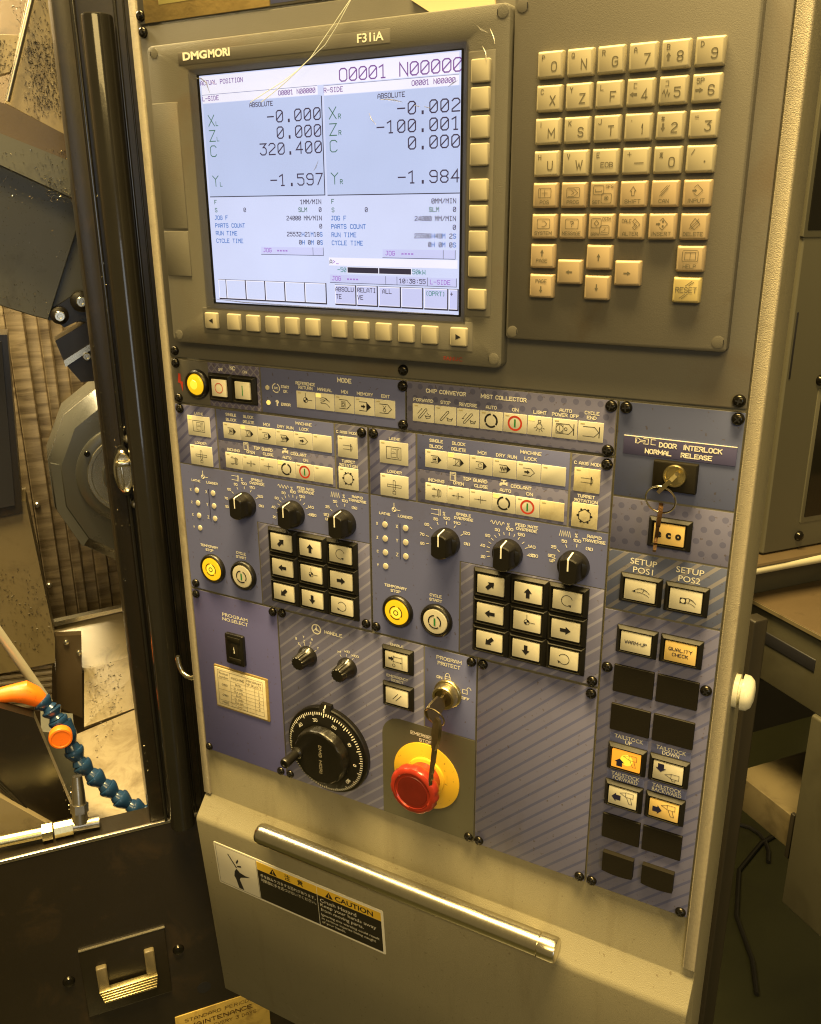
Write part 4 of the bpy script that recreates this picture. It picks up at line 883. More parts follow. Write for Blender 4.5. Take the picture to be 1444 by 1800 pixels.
    part('label_edge', MB().box(D_ - 500.9, D_ - 500.4, -252.8, -223.6, 2.3, 2.5), 'ink_blue', t)
    # override knobs
    mb = MB()
    x, y = D_ - 468.5, -209.6
    for p in ([(x - 5.4, y + 1.8), (x + .8, y + 1.8)], [(x - 5.4, y - 1.8), (x + .8, y - 1.8)], [(x + .9, y + 2.6), (x + .9, y - 2.6)], [(x + 2.0, y + 2.4), (x + 2.0, y - 2.4)]): mb.stroke(p, .42, TX)
    part('printed_symbol', mb, 'print', t); mb = MB()
    x, y = D_ - 420.6, -210.0; mb.stroke([(x - 5.6 + .5 * i, y + 1.4 * math.sin(i * 1.05)) for i in range(22)], .42, TX)
    part('printed_symbol', mb, 'print', t); mb = MB()
    x, y = D_ - 370, -209.6; mb.stroke([(x - 4.8 + .8 * i, y + (2.0 if i % 2 else -2.0)) for i in range(11)], .42, TX)
    part('printed_symbol', mb, 'print', t)
    for uu, vv in ((-463.4, -210), (-412.6, -210.4), (-362.8, -209.6)): cap(t, '%', D_ + uu, vv, 3.0, bold=0)
    cap(t, 'SPINDLE|OVERRIDE', D_ - 447.6, [-208.4, -211.4], 2.3, [12, 15.4]); cap(t, 'FEED RATE|OVERRIDE', D_ - 398.8, [-208.8, -211.6], 2.3, [17, 15.6]); cap(t, 'RAPID|TRAVERSE', [D_ - 350.2, D_ - 350.4], [-208.6, -211.6], 2.3, [10.2, 16.2])
    for cu_ in (-461.0, -411.8, -363.0): big_knob(t, D_ + cu_, -231.4)
    dial_marks(t, D_ - 461.8, -232.4, [(-102, '60', 3.6), (-80, '70', 3.9), (-52, '80', 3.9), (-26, '90', 3.9), (2, '100', 5.6), (28, '110', 5.6), (57, '120', 5.6)])
    dial_marks(t, D_ - 412.2, -232.4, [(-106, '20', 3.6), (-80, '40', 3.9), (-53, '60', 3.9), (-27, '80', 3.9), (2, '100', 5.6), (30, '120', 5.6), (62, '140', 5.6), (82, '150', 5.6)], short=(-93, -66, -40, -13, 16, 46))
    dial_marks(t, D_ - 362.6, -232.4, [(-77, '', 1), (-52, '25', 3.9), (-26, '50', 3.9), (2, '100', 5.6)])
    cap(t, '(%)', D_ - 444.6, -230.2, 2.4, 5.0); cap(t, '(%)', D_ - 394.2, -230.0, 2.4, 5.0); cap(t, '(%)', D_ - 353.2, -217.6, 2.4, 5.0); cap(t, 'SET|UP', [D_ - 379.6, D_ - 379.0], [-227.4, -231.0], 2.3, [5.6, 3.8])
    # cycle buttons
    cap(t, 'TEMPORARY|STOP', D_ - 505.2, [-276.8, -280.4], 2.4, [20, 8.8]); cap(t, 'CYCLE|START', D_ - 470, [-276.9, -280.6], 2.5, [10.4, 11])
    u, v = up(-504.4 + D_, -298.2, 4.5); round_button(t, u, v, True, TSTOP, label='lit yellow temporary stop button')
    u, v = up(-470.2 + D_, -298.2, 4.5); round_button(t, u, v, False, CSTART)
    # jog pad
    jogs = [K(F(poly_arrow(45, 8.2, 6.4, 3.0))), K(F(poly_arrow(90, 7.8, 6.2, 2.8))), K(S(arc(0, .4, 4.0, 20, 300, 20), .34), F([(2.8, -4.4), (1.0, -2.6), (3.2, -2.4)])),
            K(F(poly_arrow(180, 8, 6.2, 2.8))), K(*REF, *quarter()), K(F(poly_arrow(0, 8, 6.2, 2.8))),
            K(F(poly_arrow(225, 8.2, 6.4, 3.0))), K(F(poly_arrow(270, 7.8, 6.2, 2.8))), K(S(arc(0, 0, 4.0, 150, -130, 20), .34), F([(-4.6, -1.6), (-2.2, -2.6), (-3.8, -4.0)]))]
    for j in range(3):
        for i in range(3):
            push(t, D_ - 423.6 + 29.0 * i, -257.6 - 22.5 * j, 29.0, 22.4, 'cap', jogs[3 * j + i], 20.8, 14.2)
    return t
operation('operation plate with unworn cream keys, between the mode plate and the program number plate', 0, ('lathe',), False, None, None)
operation('operation plate with stained turret keys, beside the door interlock plate', 187.8, (), True, None, None)

# ------------------------------------------------------------------ program number plate
t = plate('violet plate with a thumbwheel selector and a stained paper table', -531, -434.8, -490.4, -321.2)
zone(t, -530.2, -435.6, -489.6, -322, 'film_violet')
for p in ((-525.4, -326.2), (-439.4, -325.1), (-526.4, -486.3), (-441.2, -485.7)): screw(t, *p)
cap(t, 'PROGRAM|NO.SELECT', -482.4, [-340.0, -344.4], 3.1, [28.4, 29], bold=.012, font=True)
tw = part('thumbwheel_switch', MB().rbox(-493.4, -472.8, -386.4, -356.2, 2, 5.6, .9, 1.6), 'black', t, (-483, -371, 2))
part('wheel_window', MB().rbox(-487.5, -478.8, -378, -365, 5.2, 5.9, .2, .4), 'black_matte', tw); cap(tw, '1', -483.1, -371.5, 6.0, None, h=6.05, bold=.03, name='digit')
part('minus_key', MB().rbox(-490, -476, -383.6, -379.4, 5.2, 6.2, .4, .5), 'black_matte', tw)
part('plus_key', MB().rbox(-490, -476, -363.6, -358.8, 5.2, 6.2, .4, .5), 'black_matte', tw)
sk_ = part('paper_holder', MB().rbox(-511.6, -449.6, -437.0, -393.2, 2.2, 3.2, .3, 1.2), 'tape', t, (-480, -415, 2))
part('paper_table', MB().rbox(-510.6, -452.4, -435.4, -395.4, 2.8, 3.45, .1, .3), 'label_white', sk_)
mb = MB(); a0, a1, b0, b1 = -507.4, -455.6, -432.8, -397.8; c1, c2, c3 = a0 + 14.6, a0 + 32.4, a0 + 42.4
mb.stroke([(a0, b1), (a1, b1), (a1, b0), (a0, b0)], .28, 3.55, True)
for c_ in (c1, c2): mb.stroke([(c_, b1), (c_, b0)], .24, 3.55)
mb.stroke([(c3, b1 - 9), (c3, b0)], .24, 3.55)
for k_ in (0, 3, 6): mb.stroke([(a0, b1 - 8.4 - k_ * 3.72), (a1, b1 - 8.4 - k_ * 3.72)], .24, 3.55)
for k_ in (1, 2, 4, 5): mb.stroke([(c1, b1 - 8.4 - k_ * 3.72), (a1, b1 - 8.4 - k_ * 3.72)], .2, 3.55)
mb.stroke([(c1, b0), (c2, b0 + 3.6)], .2, 3.55).stroke([(c1, b0 + 3.6), (c2, b0)], .2, 3.55)
for s_, x, y, H, W in (('Product', a0 + 7.3, b1 - 2.6, 2.2, 11), ('number', a0 + 7.3, b1 - 6.2, 2.2, 11), ('MACHINE', (c1 + c2) / 2, b1 - 4.6, 2.2, 15), ('PROGRAM', (c2 + a1) / 2, b1 - 2.6, 2.2, 16.5), ('№.SELECT', (c2 + a1) / 2, b1 - 6.2, 2.2, 16.5), ('-2190', a0 + 7.3, b1 - 14.2, 2.1, 7.4), ('-2180', a0 + 7.3, b1 - 25, 2.1, 7.4), ('FREE', a0 + 7.3, b1 - 32.8, 2.1, 7.4)): mb.text(s_, x, y, H, W, 3.6)
for k_, s_ in enumerate(('Both', 'In side', 'Out side', 'Both', 'In side', 'Out side')): mb.text(s_, (c1 + c2) / 2, b1 - 10.4 - 3.72 * k_, 2.0, 6 if k_ % 3 == 0 else 10, 3.6); mb.text(str(k_ + 1), (c3 + a1) / 2, b1 - 10.4 - 3.72 * k_, 1.9, None, 3.6)
part('handwriting', mb, 'ink', sk_)

# ------------------------------------------------------------------ hand wheel and emergency stop plate
t = plate('striped plate with hand wheel, program key lock and red emergency stop', -434.8, -246.6, -490.4, -321.2)
zone(t, -434.0, -292.8, -489.6, -322, 'film_light'); zone(t, -291.8, -247.4, -393.2, -322, 'film'); 
zb = MB().loft([[(x, y, hh) for x, y in [(-247.4, -489.6), (-247.4, -394), (-312, -394)] + [(-314 + 18 * math.cos(a), -412 + 18 * math.sin(a)) for a in [math.radians(92 + 88 * i / 8) for i in range(9)]] + [(-332, -489.6)]] for hh in (2.0, 2.46)])
part('printed_film', zb, 'film_olive', t)
for p in ((-429.4, -324.1), (-251.4, -325.2), (-430.6, -485.4), (-251.2, -485.6)): screw(t, *p)
x, y = -394.6, -331.2
mb = MB().stroke([(x + a, y + b_) for a, b_ in circ(0, 0, 4.3, 26)], 1.0, TX, True)
for a in (90, 210, 330): mb.stroke([(x, y), (x + 3.8 * math.cos(math.radians(a)), y + 3.8 * math.sin(math.radians(a)))], .8, TX)
mb.poly([(x + a, y + b_) for a, b_ in circ(0, 0, 1.3, 12)], TX + .12); part('printed_symbol', mb, 'print', t)
cap(t, 'HANDLE', -377.6, -331.6, 3.1, 17.6)
def small_knob(cu_, cv_, ang):
    n = 48; L = []
    for r, hh, fl in ((9.2, 2, 0), (9.2, 4.6, 0), (8.2, 6.6, 0), (6.6, 9.0, .35), (6.0, 17.5, .45), (5.2, 18.6, .3)):
        L.append([(cu_ + (r + fl * (1 if (j // 2) % 2 else -1)) * math.cos(2 * math.pi * j / n), cv_ + (r + fl * (1 if (j // 2) % 2 else -1)) * math.sin(2 * math.pi * j / n), hh) for j in range(n)])
    k = part('selector_knob', MB().loft(L), 'black', t, (cu_, cv_, 2.2))
    x, y = math.sin(math.radians(ang)), math.cos(math.radians(ang))
    part('pointer_line', MB().add([(cu_ + x * 9.3 - y * .45, cv_ + y * 9.3 + x * .45, 4.7), (cu_ + x * 9.3 + y * .45, cv_ + y * 9.3 - x * .45, 4.7), (cu_ + x * 7.2 + y * .45, cv_ + y * 7.2 - x * .45, 8.6), (cu_ + x * 7.2 - y * .45, cv_ + y * 7.2 + x * .45, 8.6)], [(0, 1, 2, 3)]), 'print', k)
small_knob(-404.4, -358.6, 20); small_knob(-364.4, -359.4, 15)
mb = MB()
for a, r0, r1 in ((-38, 10.4, 12.4), (-12, 10.4, 12.4), (15, 10.4, 12.4), (48, 10.4, 12.4)): mb.stroke([(-405 + math.sin(math.radians(a)) * r0, -359.6 + math.cos(math.radians(a)) * r0), (-405 + math.sin(math.radians(a)) * r1, -359.6 + math.cos(math.radians(a)) * r1)], .5, TX)
for s_, x, y in (('B', -416, -344.8), ('X', -413.6, -349.0), ('Y', -408.2, -341.6), ('Z', -407.8, -345.6), ('A', -399.6, -341.8), ('C', -401.0, -345.6), ('Y', -393.8, -348.8)): mb.text(s_, x, y, 2.4, None, TX, .02)
for a in (-32, 0, 32): mb.stroke([(-365 + math.sin(math.radians(a)) * 10.4, -359.6 + math.cos(math.radians(a)) * 10.4), (-365 + math.sin(math.radians(a)) * 12.2, -359.6 + math.cos(math.radians(a)) * 12.2)], .5, TX)
for s_, x, y, W in (('x1', -372.4, -346.6, 3.6), ('x10', -364.6, -344.6, 5.4), ('x100', -356.8, -346.8, 7.2)): mb.text(s_, x, y, 2.4, W, TX, .02)
part('scale', mb, 'print', t)
for v, s_ in ((-341, K(F(sh(poly_arrow(0, 5, 4.2, 2.0), -4.6, 1.6)), S([(-3, 3.6), (5, 3.6)], .28), S([(-3, -.6), (5, -.6)], .28), S([(5.4, 5), (5.4, -5.4)], .3), S([(-2.6, 4.6), (-2.6, -1.4)], .26), S(circ(-2.2, -4, 1.3, 12), .28, True), F([(5.2, -.6), (3.6, 0), (3.6, -1.2)]), F([(-2.9, 3.6), (-1.4, 4.2), (-1.4, 3.0)]))), (-373.8, K(S([(-3.6, -2.4), (1.2, 3.2)], .36), S([(-.8, -3.4), (4.2, 2.4)], .36)))):
    u, vv = up(-317.0, v, 4.5); push(t, u, vv, 28.4, 21.6, 'cap', s_)
cap(t, 'ENABLE', -317, -327.4, 2.3, 12.4); cap(t, 'EMERGENCY|RESET', -316.9, [-356.2, -359.6], 2.4, [20, 11.4])
# hand wheel
HU, HV = -385.8, -443.6
hw = part('hand_wheel', MB().lathe(HU, HV, [(41.4, 2.2), (41.4, 6.2), (40.6, 7.2), (38.6, 7.4)], 72), 'black', t, (HU, HV, 2.2))
part('index_block', MB().loft([[(HU - 6.5, HV + 37, hh) for hh in (2.2, 9.4)] + [(HU + 6.5, HV + 37, hh) for hh in (9.4, 2.2)], [(HU - 5, HV + 44.6, hh) for hh in (2.2, 6)] + [(HU + 5, HV + 44.6, hh) for hh in (6, 2.2)]]), 'black', hw)
part('index_mark', MB().box(HU - .5, HU + .5, HV + 38.2, HV + 41.6, 8.8, 9.6).add([(HU - .5, HV + 41.6, 7.9), (HU + .5, HV + 41.6, 7.9), (HU + .5, HV + 44.2, 6.5), (HU - .5, HV + 44.2, 6.5)], [(0, 1, 2, 3)]), 'print', hw)
part('dial_ring', MB().lathe(HU, HV, [(38.4, 6.8), (38.4, 9.0), (29.0, 11.6), (27, 11.6)], 72), 'black', hw)
mb = MB()
for i in range(100):
    a = math.radians(90 + 3.6 * i); r0, r1 = (38.0, 34.4) if i % 10 == 0 else (38.0, 35.8 if i % 5 else 34.8)
    z0 = 9.15 + (38.4 - r0) * .277; z1 = 9.15 + (38.4 - r1) * .277; w_ = .38; x, y = math.cos(a), math.sin(a)
    mb.add([(HU + x * r0 - y * w_, HV + y * r0 + x * w_, z0), (HU + x * r0 + y * w_, HV + y * r0 - x * w_, z0), (HU + x * r1 + y * w_, HV + y * r1 - x * w_, z1), (HU + x * r1 - y * w_, HV + y * r1 + x * w_, z1)], [(0, 3, 2, 1)])
part('graduation', mb, 'print', hw)
mb = MB()
for s_, a in (('40', 138), ('30', 104), ('20', 68), ('10', 32), ('0', -4), ('90', -40)):
    r = 31.6; mb.text(s_, HU + r * math.cos(math.radians(a)), HV + r * math.sin(math.radians(a)), 3.2, None, 11.9, .02, 'C', math.radians(a - 90))
part('numerals', mb, 'print', hw)
n = 96; L = []
for r, hh, fl in ((26.2, 11, 0), (26.0, 12, .3), (25.6, 18.4, .4), (24.8, 20.0, .3), (23.6, 20.6, 0), (22, 20.4, 0)):
    L.append([(HU + (r + fl * (1 if (j // 4) % 2 else -1)) * math.cos(2 * math.pi * j / n), HV + (r + fl * (1 if (j // 4) % 2 else -1)) * math.sin(2 * math.pi * j / n), hh) for j in range(n)])
part('wheel_hub', MB().loft(L), 'black', hw)
part('lettering', MB().text('DMG MORI', HU + 2.5, HV - .5, 3.2, 28, 20.75, .03, 'C', math.radians(-90)), 'ink_grey', hw)
part('crank_peg', MB().lathe(HU - 21.6, HV - 1.0, [(5.4, 20), (5.4, 22), (4.0, 23.5), (4.5, 37), (4.5, 39), (3.9, 40.2), (2.2, 40.2), (1.8, 38.8)], 24), 'black', hw)
# program protect lock
cap(t, 'PROGRAM|PROTECT', -270.6, [-328.4, -333.2], 3.2, [21.6, 19.6], bold=.015); cap(t, 'ON', -278.8, -345.6, 2.5, 5.0); cap(t, 'OFF', -256, -358.4, 2.5, 6.6)
mb = MB().stroke([(-273.8, -347.2), (-269.4, -347.2), (-269.4, -343.4), (-273.8, -343.4)], .5, TX, True).stroke([(-273.4, -343.4)] + [(-271.6 + 1.8 * math.cos(math.radians(a)), -343.0 + 2.6 * math.sin(math.radians(a))) for a in range(180, -1, -20)] + [(-269.8, -343.4)], .5, TX).stroke([(-273.6, -345.3), (-269.6, -345.3)], .3, TX)
part('printed_symbol', mb, 'print', t); mb = MB()
mb.stroke([(-258.6, -354.2), (-254.6, -354.2), (-254.6, -350.8), (-258.6, -350.8)], .5, TX, True).stroke([(-254.9, -350.8), (-254.9, -350.2)] + [(-253.2 + 1.7 * math.cos(math.radians(a)), -350.2 + 2.0 * math.sin(math.radians(a))) for a in range(180, -20, -20)], .5, TX)
part('printed_symbol', mb, 'print', t)
LK = (-270.9, -357.8)
lk = part('key_lock', MB().lathe(*LK, [(11.8, 2.2), (11.8, 4.0), (11.2, 4.8), (10.2, 5.2), (9.8, 11.2), (9.0, 12.2), (7.4, 12.2), (7.1, 10.6)], 40), 'brass', t, (LK[0], LK[1], 2.2))
part('lock_core', MB().lathe(*LK, [(7.1, 9), (7.1, 11.0), (6.6, 11.4)], 28), 'key_metal', lk)
# emergency stop
cap(t, 'EMERGENCY|STOP', -291.2, [-403.0, -407.6], 3.2, [27.4, 11.6], bold=.015, h=2.6)
EU, EV = -290.4, -440.0
es = part('emergency_stop', MB().lathe(EU, EV, [(30.2, 2.3), (30.2, 3.1), (29.8, 3.4)], 64), 'yellow', t, (EU, EV, 2.2), 'yellow disc with the red mushroom stop button')
part('collar', MB().lathe(EU, EV, [(17.4, 3.2), (17.2, 5.0), (16.4, 5.6)], 48), 'yellow', es)
part('stem', MB().lathe(EU, EV, [(14.2, 4), (14.0, 14), (15.5, 17.5)], 44), 'red', es)
n = 64; L = []
for r, hh, fl in ((15.5, 16.8, 0), (20.2, 18.2, .7), (21.2, 20, .8), (21.2, 24, .8), (20.4, 26.2, .5), (18.8, 27.2, 0), (16.4, 27.2, 0), (15.2, 26.2, 0), (13.5, 26.4, 0)):
    L.append([(EU + (r - fl * (1 if (j // 2) % 3 == 0 else 0)) * math.cos(2 * math.pi * j / n), EV + (r - fl * (1 if (j // 2) % 3 == 0 else 0)) * math.sin(2 * math.pi * j / n), hh) for j in range(n)])
part('mushroom_head', MB().loft(L), 'red', es)
part('head_disc', MB().lathe(EU, EV, [(13.8, 26), (13.2, 26.9), (8, 27.0), (4, 26.8)], 44), 'red_dark', es)
mb = MB(); [mb.stroke([(EU + x, EV + y) for x, y in arc(0, 0, 15.8, a, a + 70, 12)], .8, 27.25) for a in (20, 140, 260)]; part('turn_arrows', mb, 'red_dark', es)

# ------------------------------------------------------------------ blank plate
t = plate('blank striped plate with four screws and no controls', -246.6, -152.4, -490.4, -321.2)
zone(t, -245.8, -153.2, -489.6, -322, 'film_blank')
for p in ((-241.8, -324.9), (-157.4, -326.4), (-241.9, -485.7), (-157, -486)): screw(t, *p)
# ------------------------------------------------------------------ door interlock and option plate
t = plate('tall right plate with the door interlock lock, eco button and tailstock buttons', -152.4, -75, -490.4, -114.2)
zone(t, -151.6, -75.8, -176.6, -115, 'film_blue')
part('printed_film', MB().rbox(-151.6, -75.8, -213.8, -178, 1.9, 2.36, .05, .3), 'film_dots', t, (-113.0, -195.6, 0))
zone(t, -151.6, -75.8, -257.2, -215.2, 'film_setup'); zone(t, -151.6, -75.8, -489.6, -258.6, 'film_blank')
for p in ((-147.2, -118.5), (-79.7, -118.9), (-147.3, -302.4), (-80.1, -302.8), (-147.2, -486), (-80.3, -486.2)): screw(t, *p)
part('name_tape', MB().rbox(-147.3, -78, -148.2, -136.2, 2.2, 2.9, .15, .4), 'tag_blue', t)
part('tape_edge', MB().box(-147.2, -78.1, -136.5, -136.1, 2.3, 2.96), 'print', t)
cap(t, 'DOOR  INTERLOCK', -105.6, -139.9, 3.4, 38.4, h=3.02, bold=.03); cap(t, 'NORMAL   RELEASE', -112.6, -144.9, 3.2, 41.4, h=3.02, bold=.03)
x, y = -136.2, -138.8
mb = MB().stroke([(x - 3.4, y + 1.6), (x - 1.6, y + 1.6), (x - .6, y + .5), (x + 2.6, y + .5), (x + 2.6, y - .5), (x - .6, y - .5), (x - 1.6, y - 1.6), (x - 3.4, y - 1.6)], .42, 3.02, True).stroke([(x - 2.8, y + .6), (x - 2.8, y - .6)], .4, 3.02)
mb.stroke([(x + 1.6, y + 1.7), (x + 4.6, y + 1.7), (x + 4.6, y - 1.7), (x + 1.6, y - 1.7)], .42, 3.02).stroke([(x + 9.2, y + 1.6), (x + 6.4, y + 1.6), (x + 6.4, y - 1.6), (x + 9.2, y - 1.6)], .42, 3.02)
part('printed_symbol', mb, 'print', t)
lb = part('lock_block', MB().rbox(-126.6, -99.2, -168.6, -149.4, 2.2, 6.4, 1.0, .6), 'black_matte', t, (-113, -159, 2.2))
IL = (-112.6, -157.8)
part('lock_face', MB().lathe(*IL, [(7.3, 6), (7.3, 7.4), (6.8, 8.2), (5.8, 8.2), (5.6, 7.9)], 36), 'brass', lb)
ECO = lambda s: [('symbol', ('ink', [('t', 'e  c  o', 0, .4, 3.6, 12.8)]))]
def txt2(*rows, H=2.6, ink='ink_blue'): return lambda s: [('symbol', (ink, [('t', r, 0, (len(rows) - 1) * 1.9 - 3.8 * i, H, W) for i, (r, W) in enumerate(rows)]))]
k = push(t, -113.0, -197.3, 27.4, 20.4, 'cap_amber', None, 19.4, 13.8)
part('symbol', MB().text('e', -119.4, -197.0, 4.8, 3.6, 6.28, .06).text('c', -113.2, -197.0, 4.8, 3.4, 6.28, .06).text('o', -107.0, -197.0, 4.8, 3.8, 6.28, .06), 'ink', k)
def hand(dx, sq):
    it = [S(sh([(-2.4, 1.0), (.6, 1.7), (2.6, 1.2), (4.0, .4), (5.8, -1.4)], dx, .4), .24), S(sh([(-2.2, -1.2), (.4, -1.6), (2.6, -1.9), (4.2, -2.6), (5.6, -3.6)], dx, .4), .24), S(sh([(1.0, -1.0), (2.0, -.2), (1.4, .9)], dx, .4), .22), S(sh([(1.4, 1.5), (2.4, .6)], dx, .4), .2), S(sh([(2.4, 1.3), (3.2, .3)], dx, .4), .2), S(sh([(3.4, .9), (4.0, 0)], dx, .4), .2)]
    if sq: it += [F(sh([(-4.4, 1.9), (-.4, 1.9), (-.4, -2.1), (-4.4, -2.1)], dx, 0))]
    else: it += [F(sh([(-6.0, -.9), (-3.6, .6), (-3.4, -1.2)], dx, 0)), S(sh([(-3.6, .5), (-.6, 1.9), (1.0, 1.4)], dx, 0), .22), S(sh([(-3.4, -1.1), (0, -.8)], dx, 0), .22)]
    return K(*it)
cap(t, 'SETUP|POS1', -128.2, [-220.5, -226.4], 4.0, [17.6, 13.2], bold=.004, font=True); cap(t, 'SETUP|POS2', -98.2, [-220.8, -226.7], 4.0, [17.6, 13.8], bold=.004, font=True)
push(t, -128.4, -239.6, 28.0, 20.6, 'cap', hand(.6, False)); k = push(t, -98.6, -240.2, 28.0, 20.6, 'cap', hand(.8, True))
part('symbol', MB().poly([(-98.6 + x, -240.2 + y) for x, y in circ(-1.6, -.1, 1.45, 14)], 6.4), 'cap_edge', k)
push(t, -128.2, -278.0, 27.8, 20.4, 'cap', txt2(('WARM-UP', 15.2))); push(t, -98.5, -278.0, 27.8, 20.4, 'cap_amber', txt2(('QUALITY', 15.6), ('CHECK', 10.6)))
def plug(u, v, w_=27.8, h_=21.0, curved=False):
    a = MB()
    if curved: a.loft([[(x, y - 1.2 * (1 - ((x - u) / (w_ / 2)) ** 2) * (1 if y < v else -.0), hh) for x, y, _ in [(u - w_ / 2 + w_ * i / 12, v - h_ / 2, 0) for i in range(13)] + [(u + w_ / 2 - w_ * i / 12, v + h_ / 2, 0) for i in range(13)]] for hh in (2.2, 6.5)])
    else: a.loft([rrect(u - w_ / 2, u + w_ / 2, v - h_ / 2, v + h_ / 2, .6, 2.0), rrect(u - w_ / 2, u + w_ / 2, v - h_ / 2, v + h_ / 2, .6, 3.6), rrect(u - w_ / 2 + .3, u + w_ / 2 - .3, v - h_ / 2 + .3, v + h_ / 2 - .3, .5, 4.0)])
    return part('blanking_plug', a, 'black_matte', t, (u, v, 2.2))
for v in (-308.7, -339.4, -431.6): plug(-128.2, v); plug(-98.4, v)
plug(-128.0, -461.6, 22.8, 16.4, True); plug(-98.6, -461.4, 22.8, 16.4, True)
def tail(d, dx, dy, leg_=True, ay=0.0):
    it = [F(sh(poly_arrow(d, 6.6, 7.4, 4.2), dx, ay)), S(sh([(-5.4, .6), (-1.2, 2.0), (-1.2, -1.4)], dy[0], dy[1]), .24, True), S(sh([(-1.2, 2.2), (4.2, 2.2), (4.2, -1.6), (-1.2, -1.6)], dy[0], dy[1]), .24, True)]
    if leg_: it.append(S(sh([(-.4, -1.8), (1.6, -6.6), (3.8, -6.6), (2.4, -1.8)], dy[0], dy[1]), .24))
    else: it.append(S(sh([(-.6, -1.8), (-.4, -3.2), (1.8, -3.2), (1.8, -1.8)], dy[0], dy[1]), .24))
    return K(*it, m='ink_blue')
for u, v, l, W, m_, sy in ((-128.2, -371.0, 'TAILSTOCK|UP', (20.4, 4.6), 'lit_orange', tail(90, -4.4, (3.4, 3.0), True, -2.4)), (-98.6, -371.0, 'TAILSTOCK|DOWN', (20.4, 11.6), 'cap', tail(270, -5.0, (3.6, -2.4), False, 2.6)),
                        (-128.4, -402.2, 'TAILSTOCK|FORWARD', (20.4, 18.0), 'cap', tail(180, -4.6, (3.4, 3.2), True, -.6)), (-98.8, -402.2, 'TAILSTOCK|BACKWARD', (20.4, 20.6), 'cap_amber', tail(0, -4.6, (3.4, 3.2), True, -.6))):
    if True:
        zone(t, u - 13.6, u + 13.6, v + 10.9, v + 17.9, 'film', 2.3)
        cap(t, l, u, [v + 16.2, v + 12.8], 2.9, W, h=2.6, bold=.008, font=True)
        k = push(t, u, v, 27.6, 21.4, m_, sy, label='lit orange tailstock up button' if m_ == 'lit_orange' else None)
        if m_ == 'lit_orange': part('glow_spot', MB().lathe(u + .5, v + .6, [(4.6, 5.9), (4.4, 6.2)], 24), 'lit_core', k)

# ------------------------------------------------------------------ keys
def slab(pts2, o, a, b_, th):
    o = Vector(o); a = Vector(a).normalized(); b_ = Vector(b_); b_ = (b_ - a * a.dot(b_)).normalized(); n = a.cross(b_)
    f = [tuple(o + a * x + b_ * y + n * th / 2) for x, y in pts2]; g = [tuple(o + a * x + b_ * y - n * th / 2) for x, y in pts2]
    return MB().loft([g, f])
# door interlock key, its ring and the brown spare
kt = thing('interlock_key', 'brass key standing in the door interlock lock', 'key', (IL[0], IL[1], 8))
part('key_bow', slab([(0, -2.0), (3.0, -2.0), (4.4, -6.4), (12, -7.6), (16.5, -5), (17.5, 3), (14, 8.4), (5, 7.0), (3.0, 2.0), (0, 2.0)], (IL[0], IL[1], 7.6), (-.10, -.12, 1), (-.62, -.78, 0), 2.4), 'brass', kt)
solo('key_ring', MB().ring((-117.4, -170.6, 18.5), (1, .12, .1), (0, 1, .25), 9.4, .6), 'chrome', 'round steel key ring hanging in front of the door interlock lock', 'key ring', (-117, -171, 18))
kt = thing('spare_key', 'brown worn key hanging edge-on over the eco button', 'key', (-117, -175, 20))
part('key_bow', slab([(-2, -4.0), (3, -5.5), (10, -4.5), (12, -2), (12, 2), (10, 4.5), (3, 5.5), (-2, 4.0)], (-116.6, -175.4, 20), (-.05, -1, .02), (.25, 0, 1), 2.6), 'key_brown', kt)
part('key_blade', slab([(0, -3.0), (17, -3.0), (18.4, 0), (16, 2.6), (13, 1.6), (11, 2.8), (8, 1.8), (5, 3.0), (0, 3.0)], (-117.2, -186.6, 20), (-.05, -1, .02), (.25, 0, 1), 2.0), 'key_brown', kt)
# program protect key set
kt = thing('program_key', 'dark steel key standing in the program protect lock', 'key', (LK[0], LK[1], 11))
part('key_bow', slab([(-1, -2.0), (4, -2.0), (6, -6.0), (15.5, -7.6), (21.5, -6.6), (23, -2), (22.4, 5.0), (15.5, 7.0), (6, 6.0), (4, 2.0), (-1, 2.0)], (LK[0] + 1.2, LK[1] + 2.2, 10.5), (-.16, -.42, .9), (.30, -.9, -.36), 2.4), 'key_metal', kt)
solo('key_ring', MB().ring((-268.2, -362.6, 31), (1, -.05, .1), (0, 1, .35), 8.6, .7), 'key_metal', 'dark key ring hanging below the program protect lock', 'key ring', (-268, -363, 31))
kt = thing('hanging_key', 'long dark key hanging from a ring in front of the emergency stop', 'key', (-266, -366, 33))
part('key_bow', slab([(-4, -2.2), (1, -4.6), (11, -5.0), (20, -3.0), (23, -2.2), (23, 2.2), (20, 3.2), (11, 5.2), (1, 4.6), (-4, 2.2)], (-264.6, -366.0, 33), (-.10, -1, .05), (.82, -.1, .55), 2.6), 'key_metal', kt)
part('key_blade', slab([(0, -2.4), (30, -1.7), (34, -.6), (35, .4), (33, 1.8), (30, 1.0), (27, 2.2), (24, 1.2), (21, 2.4), (17, 1.6), (12, 2.6), (0, 2.6)], (-266.8, -387.6, 33.4), (-.10, -1, .03), (.82, -.1, .55), 2.0), 'key_metal', kt)

